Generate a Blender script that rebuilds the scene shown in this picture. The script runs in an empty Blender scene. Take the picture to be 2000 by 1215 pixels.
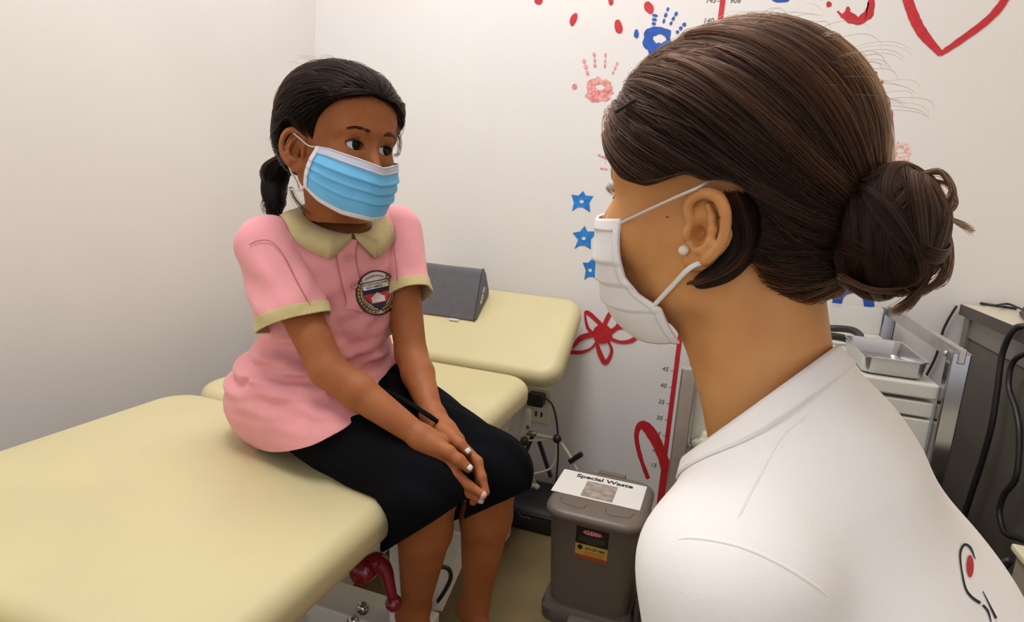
import bpy, bmesh, math, random
import numpy as np
from mathutils import Vector, Matrix
random.seed(7)
RNG = np.random.default_rng(11)
SC = bpy.context.scene
COL = SC.collection

# ------------------------------------------------------------------ camera
IW, IH, FPX = 2000.0, 1215.0, 1200.0
YAW, PITCH, ROLL = math.radians(18.6), math.radians(10.8), math.radians(4.2)
CPOS = np.array([0.0, 0.0, 0.91])
_fw = np.array([-math.sin(YAW)*math.cos(PITCH), math.cos(YAW)*math.cos(PITCH), -math.sin(PITCH)])
_rt0 = np.array([math.cos(YAW), math.sin(YAW), 0.0]); _up0 = np.cross(_rt0, _fw)
_rt = math.cos(ROLL)*_rt0 + math.sin(ROLL)*_up0
_up = -math.sin(ROLL)*_rt0 + math.cos(ROLL)*_up0
cam_data = bpy.data.cameras.new('camera'); cam = bpy.data.objects.new('camera', cam_data); COL.objects.link(cam)
cam_data.sensor_fit = 'HORIZONTAL'; cam_data.sensor_width = 36.0; cam_data.lens = FPX/IW*36.0
cam_data.clip_start = 0.02
cam.matrix_world = Matrix(((_rt[0], _up[0], -_fw[0], CPOS[0]), (_rt[1], _up[1], -_fw[1], CPOS[1]), (_rt[2], _up[2], -_fw[2], CPOS[2]), (0, 0, 0, 1)))
SC.camera = cam

# ------------------------------------------------------------------ world, lamps, exposure
SC.view_settings.view_transform = 'Standard'; SC.view_settings.look = 'None'
SC.view_settings.gamma = 1.0; SC.view_settings.use_curve_mapping = False
SC.view_settings.exposure = 0.0
SC.cycles.max_bounces = 7; SC.cycles.diffuse_bounces = 4; SC.cycles.glossy_bounces = 3; SC.cycles.transmission_bounces = 4
world = bpy.data.worlds.new('world'); SC.world = world; world.use_nodes = True
world.node_tree.nodes['Background'].inputs[0].default_value = (1.0, 0.965, 0.97, 1)
world.node_tree.nodes['Background'].inputs[1].default_value = 1.12
def area_lamp(name, loc, size, size_y, power, col, rot=(0, 0, 0)):
    l = bpy.data.lights.new(name, 'AREA'); l.shape = 'RECTANGLE'; l.size = size; l.size_y = size_y; l.energy = power; l.color = col
    o = bpy.data.objects.new(name, l); COL.objects.link(o); o.location = loc; o.rotation_euler = rot
    return o
area_lamp('ceiling_lamp', (-0.55, 0.72, 2.52), 0.6, 1.2, 31.5, (1.0, 0.985, 0.99))
area_lamp('ceiling_lamp_warm', (1.30, 1.10, 2.35), 0.3, 0.5, 3.2, (1.0, 0.62, 0.18))

# ------------------------------------------------------------------ picture to place
def at(x, y, depth): return CPOS + (_fw + (x-1000)/FPX*_rt - (y-607.5)/FPX*_up)*depth
def ray(x, y): return _fw + (x-1000)/FPX*_rt - (y-607.5)/FPX*_up
def on_axis(x, y, axis, val):
    d = ray(x, y); return CPOS + d*((val-CPOS[axis])/d[axis])
def on_plane(x, y, p, n):
    d = ray(x, y); n = np.asarray(n, float); return CPOS + d*(((np.asarray(p, float)-CPOS)@n)/(d@n))

# ------------------------------------------------------------------ object helpers
def tag(o, label=None, cat=None, group=None, kind=None):
    if label: o['label'] = label
    if cat: o['category'] = cat
    if group: o['group'] = group
    if kind: o['kind'] = kind
    return o
def link(name, data, mat=None, parent=None):
    o = bpy.data.objects.new(name, data); COL.objects.link(o)
    if mat is not None:
        data.materials.clear(); data.materials.append(mat)
    if parent is not None: o.parent = parent
    return o
def empty(name, loc=(0, 0, 0)):
    o = bpy.data.objects.new(name, None); COL.objects.link(o); o.location = loc; o.empty_display_size = .05
    return o
def mesh(name, v, f, mat, parent=None, smooth=True):
    me = bpy.data.meshes.new(name)
    v = np.asarray(v, dtype=np.float32)
    if isinstance(f, np.ndarray):
        n, k = f.shape
        me.vertices.add(len(v)); me.vertices.foreach_set('co', v.ravel())
        me.loops.add(n*k); me.loops.foreach_set('vertex_index', f.astype(np.int32).ravel())
        me.polygons.add(n); me.polygons.foreach_set('loop_start', np.arange(0, n*k, k, dtype=np.int32))
        me.update(calc_edges=True); me.validate()
    else:
        me.from_pydata([tuple(map(float, p)) for p in v], [], [tuple(map(int, q)) for q in f]); me.update()
    me.polygons.foreach_set('use_smooth', np.full(len(me.polygons), smooth)); me.update()
    o = link(name, me, mat)
    if parent is not None: reparent(o, parent)
    return o
def reparent(o, parent):
    """meshes are written in world coordinates; keep them there under a parent"""
    o.parent = parent
    L = Vector((0, 0, 0)); p = parent
    chain = []
    while p is not None: chain.append(p); p = p.parent
    M = Matrix.Identity(4)
    for q in reversed(chain): M = M @ q.matrix_parent_inverse @ q.matrix_basis
    o.matrix_parent_inverse = M.inverted()
    return o
def from_bm(name, bm, mat, parent=None, smooth=False):
    me = bpy.data.meshes.new(name); bm.to_mesh(me); bm.free()
    me.polygons.foreach_set('use_smooth', np.full(len(me.polygons), smooth)); me.update()
    o = link(name, me, mat)
    if parent is not None: reparent(o, parent)
    return o
def box_bm(x0, x1, y0, y1, z0, z1, bevel=0.0, seg=2):
    bm = bmesh.new(); bmesh.ops.create_cube(bm, size=1.0)
    for v in bm.verts: v.co = ((x0+x1)/2+v.co.x*(x1-x0), (y0+y1)/2+v.co.y*(y1-y0), (z0+z1)/2+v.co.z*(z1-z0))
    if bevel > 0: bmesh.ops.bevel(bm, geom=list(bm.edges), offset=bevel, segments=seg, profile=.5, affect='EDGES')
    return bm
def box(name, x0, x1, y0, y1, z0, z1, mat, parent=None, bevel=0.0, seg=2, M=None):
    bm = box_bm(x0, x1, y0, y1, z0, z1, bevel, seg)
    if M is not None: bmesh.ops.transform(bm, matrix=M, verts=bm.verts)
    return from_bm(name, bm, mat, parent, smooth=False)
def obar(name, a, b, w, h, mat, parent=None, bevel=.002, up=(0, 0, 1)):
    """a bar of w x h section from a to b"""
    a = Vector(a); b = Vector(b); d = (b-a); L = d.length; d.normalize()
    s = d.cross(Vector(up)).normalized(); u = s.cross(d)
    bm = box_bm(-w/2, w/2, 0, L, -h/2, h/2, bevel, 2)
    M = Matrix(((s.x, d.x, u.x, a.x), (s.y, d.y, u.y, a.y), (s.z, d.z, u.z, a.z), (0, 0, 0, 1)))
    bmesh.ops.transform(bm, matrix=M, verts=bm.verts)
    return from_bm(name, bm, mat, parent, smooth=False)
def catmull(pts, n=8, closed=False):
    P = np.asarray(pts, float); m = len(P); out = []
    R = range(m if closed else m-1)
    for i in R:
        if closed: p0, p1, p2, p3 = P[(i-1) % m], P[i], P[(i+1) % m], P[(i+2) % m]
        else: p0, p1, p2, p3 = P[max(i-1, 0)], P[i], P[i+1], P[min(i+2, m-1)]
        for k in range(n):
            t = k/n
            out.append(.5*((2*p1)+(-p0+p2)*t+(2*p0-5*p1+4*p2-p3)*t*t+(-p0+3*p1-3*p2+p3)*t**3))
    if not closed: out.append(P[-1])
    return np.array(out)
def tube_geo(path, rad, ns=10, closed=False, flat=1.0, upv=None):
    P = np.asarray(path, float); n = len(P)
    R = np.full(n, rad) if np.isscalar(rad) else np.asarray(rad, float)
    T = np.gradient(P, axis=0)
    if closed: T = np.roll(P, -1, 0)-np.roll(P, 1, 0)
    T /= np.linalg.norm(T, axis=1)[:, None]+1e-12
    u = np.array(upv if upv is not None else ([0, 0, 1] if abs(T[0][2]) < .9 else [1, 0, 0]), float)
    V = []; 
    for i in range(n):
        if upv is not None: u = np.array(upv, float)
        s = np.cross(T[i], u); s /= np.linalg.norm(s)+1e-12; u2 = np.cross(s, T[i]); u = u2
        a = np.arange(ns)*2*math.pi/ns
        V.append(P[i]+R[i]*(np.cos(a)[:, None]*s+np.sin(a)[:, None]*u2*flat))
    V = np.concatenate(V); F = []
    for i in range(n if closed else n-1):
        j = (i+1) % n
        for k in range(ns):
            F.append((i*ns+k, i*ns+(k+1) % ns, j*ns+(k+1) % ns, j*ns+k))
    if not closed:
        F.append(tuple(range(ns-1, -1, -1))); F.append(tuple((n-1)*ns+k for k in range(ns)))
    return V, F
def tube(name, path, rad, mat, parent=None, ns=10, closed=False, flat=1.0, upv=None):
    V, F = tube_geo(path, rad, ns, closed, flat, upv)
    return mesh(name, V, F, mat, parent)
def rings(name, loops, mat, parent=None, cap=True, smooth=True, sharp=None):
    """skin over equal-length closed loops"""
    n = len(loops[0]); V = np.concatenate([np.asarray(l, float) for l in loops]); F = []
    for i in range(len(loops)-1):
        for k in range(n):
            F.append((i*n+k, i*n+(k+1) % n, (i+1)*n+(k+1) % n, (i+1)*n+k))
    if cap:
        F.append(tuple(range(n-1, -1, -1))); m = (len(loops)-1)*n; F.append(tuple(m+k for k in range(n)))
    o = mesh(name, V, F, mat, parent, smooth)
    if sharp: auto_smooth(o, sharp)
    return o
def auto_smooth(o, deg=35):
    me = o.data; bm = bmesh.new(); bm.from_mesh(me); a = math.radians(deg)
    for e in bm.edges:
        if len(e.link_faces) == 2 and e.calc_face_angle(0) > a: e.smooth = False
    for f in bm.faces: f.smooth = True
    bm.to_mesh(me); bm.free(); me.update()
    return o
def rrect(x0, x1, y0, y1, r, z, n=6):
    out = []
    for cx, cy, a0 in ((x1-r, y1-r, 0), (x0+r, y1-r, 90), (x0+r, y0+r, 180), (x1-r, y0+r, 270)):
        for k in range(n+1):
            a = math.radians(a0+90*k/n); out.append((cx+r*math.cos(a), cy+r*math.sin(a), z))
    return np.array(out)
def lathe(name, prof, c, mat, parent=None, ns=20, M=None):
    V = []; 
    for r, z in prof:
        a = np.arange(ns)*2*math.pi/ns
        V.append(np.stack([r*np.cos(a), r*np.sin(a), np.full(ns, z)], 1))
    loops = V
    if M is not None: loops = [l@np.array(M).T for l in loops]
    return rings(name, [l+np.asarray(c, float) for l in loops], mat, parent)
def basis(z):
    z = np.asarray(z, float); z = z/np.linalg.norm(z); x = np.cross([0, 0, 1.] if abs(z[2]) < .9 else [1., 0, 0], z); x /= np.linalg.norm(x)
    return np.stack([x, np.cross(z, x), z], 1)

# ------------------------------------------------------------------ materials
MATS = {}
def mat(name, col, rough=.5, metal=0.0, noise=0.0, nscale=30.0, col2=None, bump=0.0, bscale=200.0, spec=.5, sss=0.0, trans=0.0, coat=0.0, sheen=0.0, alpha=1.0, coords='Object', contrast=None):
    if name in MATS: return MATS[name]
    m = bpy.data.materials.new(name); m.use_nodes = True; nt = m.node_tree; b = nt.nodes['Principled BSDF']
    b.inputs['Base Color'].default_value = (*col, 1); b.inputs['Roughness'].default_value = rough; b.inputs['Metallic'].default_value = metal
    b.inputs['Specular IOR Level'].default_value = spec
    b.inputs['Transmission Weight'].default_value = trans; b.inputs['Coat Weight'].default_value = coat; b.inputs['Sheen Weight'].default_value = sheen
    b.inputs['Alpha'].default_value = alpha
    if sss:
        b.inputs['Subsurface Weight'].default_value = sss; b.inputs['Subsurface Radius'].default_value = (.9, .35, .2); b.inputs['Subsurface Scale'].default_value = .004
    tc = nt.nodes.new('ShaderNodeTexCoord')
    if noise or col2:
        n = nt.nodes.new('ShaderNodeTexNoise'); n.inputs['Scale'].default_value = nscale; n.inputs['Detail'].default_value = 4
        nt.links.new(tc.outputs[coords], n.inputs['Vector'])
        r = nt.nodes.new('ShaderNodeValToRGB'); lo, hi = contrast or (.35, .65)
        r.color_ramp.elements[0].position = lo; r.color_ramp.elements[1].position = hi
        c2 = col2 or tuple(max(0, c*(1-noise)) for c in col)
        r.color_ramp.elements[0].color = (*c2, 1); r.color_ramp.elements[1].color = (*col, 1)
        nt.links.new(n.outputs['Fac'], r.inputs['Fac']); nt.links.new(r.outputs['Color'], b.inputs['Base Color'])
    if bump:
        n2 = nt.nodes.new('ShaderNodeTexNoise'); n2.inputs['Scale'].default_value = bscale; n2.inputs['Detail'].default_value = 3
        nt.links.new(tc.outputs[coords], n2.inputs['Vector'])
        bp = nt.nodes.new('ShaderNodeBump'); bp.inputs['Strength'].default_value = bump; bp.inputs['Distance'].default_value = .002
        nt.links.new(n2.outputs['Fac'], bp.inputs['Height']); nt.links.new(bp.outputs['Normal'], b.inputs['Normal'])
    MATS[name] = m
    return m
# ================================================================== the room
WY, WX, CEIL, WR, WB = 1.768, -1.33, 2.6, 1.75, -1.9
m_wall = mat('wall_paint', (.765, .738, .715), .65, noise=.03, nscale=3, bump=.06, bscale=260)
m_floor = mat('floor_vinyl', (.185, .135, .058), .42, noise=.22, nscale=9, bump=.03, bscale=80)
m_ceil = mat('ceiling_paint', (.85, .83, .79), .8)
m_base = mat('baseboard_paint', (.52, .47, .35), .5)
tag(box('floor', WX-.1, WR+.1, WB, WY+.1, -.06, 0, m_floor), kind='structure')
tag(box('wall_left', WX-.1, WX, WB, WY+.1, 0, CEIL, m_wall), kind='structure')
wall_back = tag(box('wall_back', WX, WR, WY, WY+.1, 0, CEIL, m_wall), kind='structure')
tag(box('wall_right', WR, WR+.1, WB, WY+.1, 0, CEIL, m_wall), kind='structure')
tag(box('ceiling', WX-.1, WR+.1, WB, WY+.1, CEIL, CEIL+.06, m_ceil), kind='structure')
tag(box('baseboard_back', WX, WR, WY-.006, WY, 0, .012, m_base, bevel=.002), kind='structure')

# ------------------------------------------------------------------ paint on the back wall
m_red = mat('red_paint', (.60, .022, .03), .45, col2=(.45, .012, .02), nscale=60, contrast=(.3, .7))
m_pink = mat('pink_paint', (.80, .42, .38), .5, col2=(.62, .13, .13), nscale=95, contrast=(.35, .62))
m_faint = mat('faint_pink_paint', (.84, .66, .58), .5, col2=(.66, .30, .26), nscale=150, contrast=(.36, .55))
m_blue = mat('blue_paint', (.012, .10, .50), .4, col2=(.006, .06, .33), nscale=90, contrast=(.3, .7))
m_sky = mat('star_blue_paint', (.02, .24, .68), .45, col2=(.01, .15, .50), nscale=70, contrast=(.3, .7))
m_ink = mat('pencil_ink', (.16, .15, .13), .7)
def wp(x, y): p = on_axis(x, y, 1, WY-.0009); return (p[0], p[2])
def jitter(poly, amt, n=3):
    P = np.asarray(poly, float); out = []
    for i in range(len(P)):
        a, b = P[i], P[(i+1) % len(P)]
        for k in range(n):
            t = k/n; out.append(a+(b-a)*t+RNG.normal(size=2)*amt*(0.35 if k == 0 else 1))
    return out
def paint(name, polys, mt, label=None, thick=.0009):
    """flat daubs of paint: polygons in picture points, laid on the wall"""
    bm = bmesh.new()
    for i, poly in enumerate(polys):
        vs = [bm.verts.new((*wp(*p)[:1], WY-thick-i*.00002, wp(*p)[1])) for p in poly]
        f = bm.faces.new(vs)
        r = bmesh.ops.triangulate(bm, faces=[f], ngon_method='EAR_CLIP')
    bmesh.ops.recalc_face_normals(bm, faces=bm.faces)
    for f in bm.faces:
        if f.normal.y > 0: f.normal_flip()
    o = from_bm(name, bm, mt, wall_back)
    if label: o['label'] = label
    return o
def stroke(path, w, n=6, rough=0.0):
    P = catmull(path, n); W = np.interp(np.linspace(0, 1, len(P)), np.linspace(0, 1, len(w)) if not np.isscalar(w) else [0, 1], w if not np.isscalar(w) else [w, w])
    T = np.gradient(P, axis=0); T /= np.linalg.norm(T, axis=1)[:, None]+1e-9; N = np.stack([-T[:, 1], T[:, 0]], 1)
    if rough: W = W*(1+RNG.normal(size=len(W))*rough)
    # quads so that the stroke may curl back on itself
    L = P+N*W[:, None]/2; R = P-N*W[:, None]/2
    return [[L[i], L[i+1], R[i+1], R[i]] for i in range(len(P)-1)]
def blob(x, y, rx, ry, ang=0, n=14, j=.12):
    a = np.arange(n)*2*math.pi/n; r = 1+RNG.normal(size=n)*j; c, s = math.cos(math.radians(ang)), math.sin(math.radians(ang))
    X = rx*np.cos(a)*r; Y = ry*np.sin(a)*r
    return [(x+c*p-s*q, y+s*p+c*q) for p, q in zip(X, Y)]
# five-petalled red flower
fl = stroke([(1182, 652), (1179, 640), (1150, 612), (1143, 614), (1148, 640), (1162, 655)], [9, 8, 9, 4, 6, 8])
fl += stroke([(1178, 640), (1190, 615), (1200, 605), (1210, 622), (1204, 640), (1190, 652)], [9, 9, 6, 5, 8, 8])
fl += stroke([(1192, 648), (1215, 638), (1243, 650), (1236, 664), (1212, 668), (1190, 660)], [8, 9, 7, 9, 6, 7])
fl += stroke([(1185, 660), (1195, 685), (1183, 708), (1172, 690), (1166, 670)], [4, 6, 9, 10, 6])
fl += stroke([(1162, 652), (1135, 660), (1118, 680)], [10, 11, 5]); fl += stroke([(1114, 687), (1135, 688), (1155, 680), (1168, 664)], [9, 7, 4, 5])
fl.append(blob(1177, 652, 19, 19, 0, 20, .03))
paint('painted_flower', fl, m_red, 'red brush-painted flower with five petals')
# petals of a flower above the picture edge
for i, (x, y, rx, ry, a) in enumerate(((1120, 38, 7, 14, 20), (1208, 52, 8, 14, -12), (1268, 15, 9, 13, -28), (1193, 2, 5, 9, -8), (1052, 2, 8, 7, 0))):
    paint('painted_petal', [blob(x, y, rx, ry, a, 12, .06)], m_red)
# stars
for i, pts in enumerate((((1116, 380), (1130, 382), (1139, 373), (1144, 382), (1159, 383), (1151, 396), (1153, 415), (1138, 405), (1128, 405), (1117, 413), (1121, 396)),
    ((1118, 455), (1133, 452), (1142, 441), (1147, 452), (1167, 452), (1154, 468), (1154, 487), (1142, 480), (1132, 480), (1122, 486), (1129, 468)),
    ((1138, 513), (1149, 513), (1158, 504), (1166, 516), (1171, 546), (1158, 541), (1149, 541), (1141, 547), (1144, 528)))):
    P = np.array(pts, float); c = P.mean(0); hole = [tuple(c+np.array([math.cos(a), math.sin(a)])*np.array([5, 4])) for a in np.arange(len(P))*2*math.pi/len(P)]
    # ring of quads between outline and a small bare centre
    ang = np.arctan2(P[:, 1]-c[1], P[:, 0]-c[0]); o2 = np.argsort(ang); P = P[o2]
    H = [c+np.array([math.cos(a), math.sin(a)])*np.array([4.5, 3.5]) for a in np.sort(ang)]
    q = [[P[k], P[(k+1) % len(P)], H[(k+1) % len(P)], H[k]] for k in range(len(P))]
    paint('painted_star', q, m_sky, ('topmost', 'middle', 'lowest')[i]+' of three small blue painted stars')
def hand(name, mt, c, s, fingers, hole, label, thumb=None, ang=0):
    cx, cy = c; n = 30; a = np.arange(n)*2*math.pi/n; r = (1+RNG.normal(size=n)*.06)/(np.abs(np.cos(a))**3.4+np.abs(np.sin(a))**3.4)**(1/3.4)*.93
    out = np.stack([cx+s*1.0*np.cos(a)*r, cy+s*.95*np.sin(a)*r], 1); inn = np.stack([hole[0]+hole[2]*np.cos(a)*(1+RNG.normal(size=n)*.15), hole[1]+hole[3]*np.sin(a)*(1+RNG.normal(size=n)*.15)], 1)
    q = [[out[k], out[(k+1) % n], inn[(k+1) % n], inn[k]] for k in range(n)]
    for (x0, y0, x1, y1, w) in fingers:
        m = 3
        for k in range(m):
            t0, t1 = k/m+.03, (k+1)/m-.05; xm, ym = x0+(x1-x0)*(t0+t1)/2, y0+(y1-y0)*(t0+t1)/2
            L = math.hypot(x1-x0, y1-y0)*(t1-t0)/2; q.append(blob(xm, ym, L, w*(.75 if k else .6), math.degrees(math.atan2(y1-y0, x1-x0)), 10, .14))
    if thumb: q.append(blob(*thumb, 12, .1))
    return paint(name, q, mt, label)
hand('painted_handprint', m_blue, (1284, 78), 29, [(1276, 50, 1280, 26, 7), (1295, 46, 1306, 12, 4), (1308, 50, 1323, 22, 4), (1320, 66, 1340, 44, 5)], (1288, 76, 12, 9), 'dark blue painted handprint', (1243, 66, 5, 9, 0))
hand('painted_handprint', m_pink, (1170, 176), 26, [(1149, 147, 1139, 113, 5), (1163, 133, 1160, 100, 4), (1181, 134, 1183, 102, 2.6), (1196, 146, 1207, 119, 3)], (1172, 170, 10, 6), 'faint pink painted handprint above the blue stars', (1122, 169, 5, 5, 0))
hand('painted_handprint', m_faint, (1755, 300), 24, [(1742, 262, 1740, 218, 3)], (1758, 294, 9, 6), 'pale pink painted handprint', None)
paint('painted_handprint', [jitter([(1634, 22), (1645, 26), (1658, 12), (1660, 22), (1676, 34), (1688, 24), (1697, 6), (1694, -6), (1708, -6), (1708, 14), (1702, 36), (1682, 48), (1658, 46), (1642, 34)], 1.2, 3), blob(1619, 8, 5, 6)], m_red, 'half-cropped red painted handprint')
paint('painted_handprint', [blob(1524, -3, 20, 8, 5, 14, .1)], m_blue, 'blue paint smear at the top of the wall')
paint('painted_handprint', stroke([(1700, 160), (1712, 140)], [9, 5]) + stroke([(1712, 170), (1725, 158)], [8, 4]) + stroke([(1742, 216), (1742, 228)], [3, 5]), m_red, 'red finger marks')
paint('painted_handprint', stroke([(1176, 280), (1190, 292)], [3, 2]) + stroke([(1168, 302), (1185, 310)], [4, 3]) + stroke([(1172, 329), (1186, 330)], [3, 3]), m_pink, 'thin pink finger marks')
# heart
paint('painted_heart', stroke([(1762, -40), (1778, 15), (1800, 62), (1838, 106)], [16, 22, 22, 13], 8, .04) + stroke([(1836, 106), (1880, 76), (1930, 38), (1962, 0), (1985, -50)], [9, 13, 14, 15, 16], 8, .04), m_red, 'large red painted heart outline')
# blue arch and big red loop near the floor
paint('painted_arch', stroke([(1633, 600), (1642, 572), (1668, 562), (1692, 574), (1698, 600)], [18, 20, 22, 22, 20]), m_blue, 'blue painted arch')
paint('painted_loop', stroke([(1266, 935), (1250, 890), (1243, 850), (1252, 830), (1268, 840), (1290, 880), (1303, 930), (1300, 990), (1285, 998)], [8, 8, 9, 14, 20, 20, 22, 20, 14], 7, .05), m_red, 'tall red painted loop near the floor')
# growth chart: a red line with pencilled heights
a, b = on_axis(1405, 0, 1, WY), on_axis(1292, 990, 1, WY)
xm = (a[0]+b[0])/2
box('growth_chart_line', xm-.0065, xm+.0065, WY-.0012, WY-.0001, 0.0, 1.9, m_red, wall_back)
def text_mesh(name, s, size, mt, parent, M, bold=0.0, extr=.0003, align='CENTER', shear=0.0):
    cu = bpy.data.curves.new(name, 'FONT'); cu.body = s; cu.size = size; cu.offset = bold; cu.extrude = extr; cu.align_x = align; cu.align_y = 'CENTER'; cu.shear = shear; cu.resolution_u = 4
    o = bpy.data.objects.new(name, cu); COL.objects.link(o)
    me = bpy.data.meshes.new_from_object(o.evaluated_get(bpy.context.evaluated_depsgraph_get()))
    bpy.data.objects.remove(o); bpy.data.curves.remove(cu)
    me.transform(M); me.name = name
    t = link(name, me, mt)
    if parent is not None: reparent(t, parent)
    return t
def wall_M(x, z, y=WY-.0008): return Matrix(((1, 0, 0, x), (0, 0, -1, y), (0, 1, 0, z), (0, 0, 0, 1)))
for v in (15, 20, 25, 30, 35, 40, 45, 140, 145):
    text_mesh('chart_number', str(v), .018, m_ink, wall_back, wall_M(xm-.03, v/100*.988+.002), shear=.2)
    box('chart_tick', xm-.014, xm-.004, WY-.0008, WY-.0001, v/100*.988-.0006, v/100*.988+.0006, m_ink, wall_back)
text_mesh('chart_number', '906', .018, m_ink, wall_back, wall_M(xm+.03, 1.45*.988), shear=.2)

# ------------------------------------------------------------------ socket, plug
m_plast = mat('socket_plastic', (.72, .68, .55), .4); m_black = mat('black_plastic', (.012, .012, .013), .35); m_rub = mat('black_rubber', (.016, .015, .015), .45)
sk = empty('wall_socket', (-.475, WY, .28))
a = on_axis(1056, 790, 1, WY); sx, sz = a[0], a[2]
sk.location = (sx, WY, sz)
box('plate', sx-.036, sx+.036, WY-.012, WY-.0005, sz-.058, sz+.058, m_plast, sk, .004)
for dz in (-.028, .028):
    for dx in (-.009, .009): box('slot', sx+dx-.003, sx+dx+.003, WY-.0135, WY-.011, sz+dz-.008, sz+dz+.008, m_black, sk)
tag(sk, 'cream wall socket half hidden behind the table edge', 'socket')
pl = empty('power_plug', (sx-.006, WY-.013, sz+.028))
box('plug_body', sx-.032, sx+.02, WY-.052, WY-.0145, sz+.006, sz+.046, m_black, pl, .006)
P = [on_axis(1060, 775, 1, WY-.03)+np.array([-.004, 0, .002]), on_axis(1078, 790, 1, WY-.028), on_axis(1088, 830, 1, WY-.022), on_axis(1090, 880, 1, WY-.018), on_axis(1088, 920, 1, WY-.03), on_axis(1084, 960, 1, WY-.05)]
tube('cord', catmull(P, 8), .0028, m_rub, pl, 8)
tag(pl, 'black power plug with thin cord in the wall socket', 'plug')

# ------------------------------------------------------------------ examination table
ZT = .455
m_vinyl = mat('cream_vinyl', (.615, .54, .30), .45, noise=.05, nscale=7, bump=.05, bscale=420)
m_steel = mat('white_enamel', (.74, .72, .68), .35); m_dkred = mat('dark_red_plastic', (.20, .008, .018), .22, coat=.3); m_chrome = mat('chrome', (.72, .70, .68), .16, 1.0)
m_grey = mat('grey_metal', (.30, .29, .27), .35, .9)
table = empty('examination_table', (-.74, .9, 0))
def cushion(name, x0, x1, y0, y1, z0, z1, rp, re, M=None, dome=.004):
    L = []; n = 8
    for k in range(n+1):
        a = math.pi/2*k/n; ins = re*(1-math.sin(a)); z = z0+re*(1-math.cos(a)) 
        L.append(rrect(x0+ins, x1-ins, y0+ins, y1-ins, max(rp-ins, .004), z, 8))
    for k in range(n+1):
        a = math.pi/2*k/n; ins = re*(1-math.cos(a)); z = z1-re+re*math.sin(a)
        L.append(rrect(x0+ins, x1-ins, y0+ins, y1-ins, max(rp-ins, .004), z, 8))
    hw = min(x1-x0, y1-y0)/2-re
    for ins, dz in ((re+.1*hw, dome*.35), (re+.35*hw, dome*.7), (re+.7*hw, dome)):
        L.append(rrect(x0+ins, x1-ins, y0+ins, y1-ins, max(rp-ins, .004), z1+dz, 8))
    if M is not None: L = [np.array([tuple(M@Vector(p)) for p in l]) for l in L]
    return rings(name, L, m_vinyl, table)
BX0, BX1 = -1.055, -.412
S1, S2, SF = .965, 1.462, .362
cushion('foot_cushion', BX0, BX1, SF-.62, SF-.003, ZT-.07, ZT, .07, .03)
cushion('seat_cushion', BX0, BX1, SF+.003, S1-.003, ZT-.07, ZT, .075, .03)
cushion('middle_cushion', BX0, BX1, S1+.003, S2-.002, ZT-.07, ZT, .075, .03)
HA = math.radians(37)
HM = Matrix.Translation((0, S2+.012, ZT-.01)) @ Matrix.Rotation(HA, 4, 'X')
cushion('head_cushion', BX0-.01, BX1+.052, 0, .30, -.055, .01, .055, .028, HM)
# underframe
for X in (BX0+.10, BX1-.10): obar('side_rail', (X, SF-.5, ZT-.088), (X, S2-.02, ZT-.088), .035, .03, m_steel, table)
for Y in (SF-.4, SF+.1, S1-.12, S2-.1): obar('cross_rail', (BX0+.10, Y, ZT-.10), (BX1-.10, Y, ZT-.10), .03, .025, m_steel, table)
hx = on_axis(742, 1060, 1, .93)
obar('leg_post', (-.50, .95, .055), (-.50, .93, ZT-.10), .036, .028, m_steel, table)
obar('leg_post', (-.95, .95, .055), (-.95, .93, ZT-.10), .036, .028, m_steel, table)
obar('leg_post', (-.50, .10, .055), (-.50, .12, ZT-.10), .036, .028, m_steel, table)
obar('leg_post', (-.95, .10, .055), (-.95, .12, ZT-.10), .036, .028, m_steel, table)
a = on_axis(648, 1162, 2, .085); 
obar('foot_beam', (-1.0, .955, .045), (-.44, .955, .045), .085, .08, m_steel, table, .004)
obar('foot_beam', (-1.0, .10, .045), (-.44, .10, .045), .085, .08, m_steel, table, .004)
obar('base_rail', (-.72, .10, .04), (-.72, 1.40, .04), .06, .04, m_steel, table)
obar('foot_beam', (-1.0, 1.40, .045), (-.44, 1.40, .045), .07, .06, m_steel, table, .004)
b0, b1 = on_axis(842, 1185, 1, 1.06), on_axis(905, 1045, 1, 1.14)
obar('scissor_arm', b0, b1, .04, .035, m_steel, table)
b0 = on_axis(905, 1075, 1, 1.2); obar('scissor_arm', b0, (b0[0]-.02, b0[1]+.02, .04), .014, .014, m_grey, table)
bp = on_axis(710, 1187, 1, .912)
lathe('bolt', [(.0001, 0), (.013, 0), (.013, .004), (.009, .005), (.009, .011), (.005, .012), (.0001, .012)], bp, m_chrome, table, 12, basis((0, -1, .15)))
bp2 = on_axis(692, 1212, 1, .912); lathe('bolt', [(.0001, 0), (.011, 0), (.011, .01), (.0001, .012)], bp2, m_chrome, table, 12, basis((0, -1, .15)))
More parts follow.
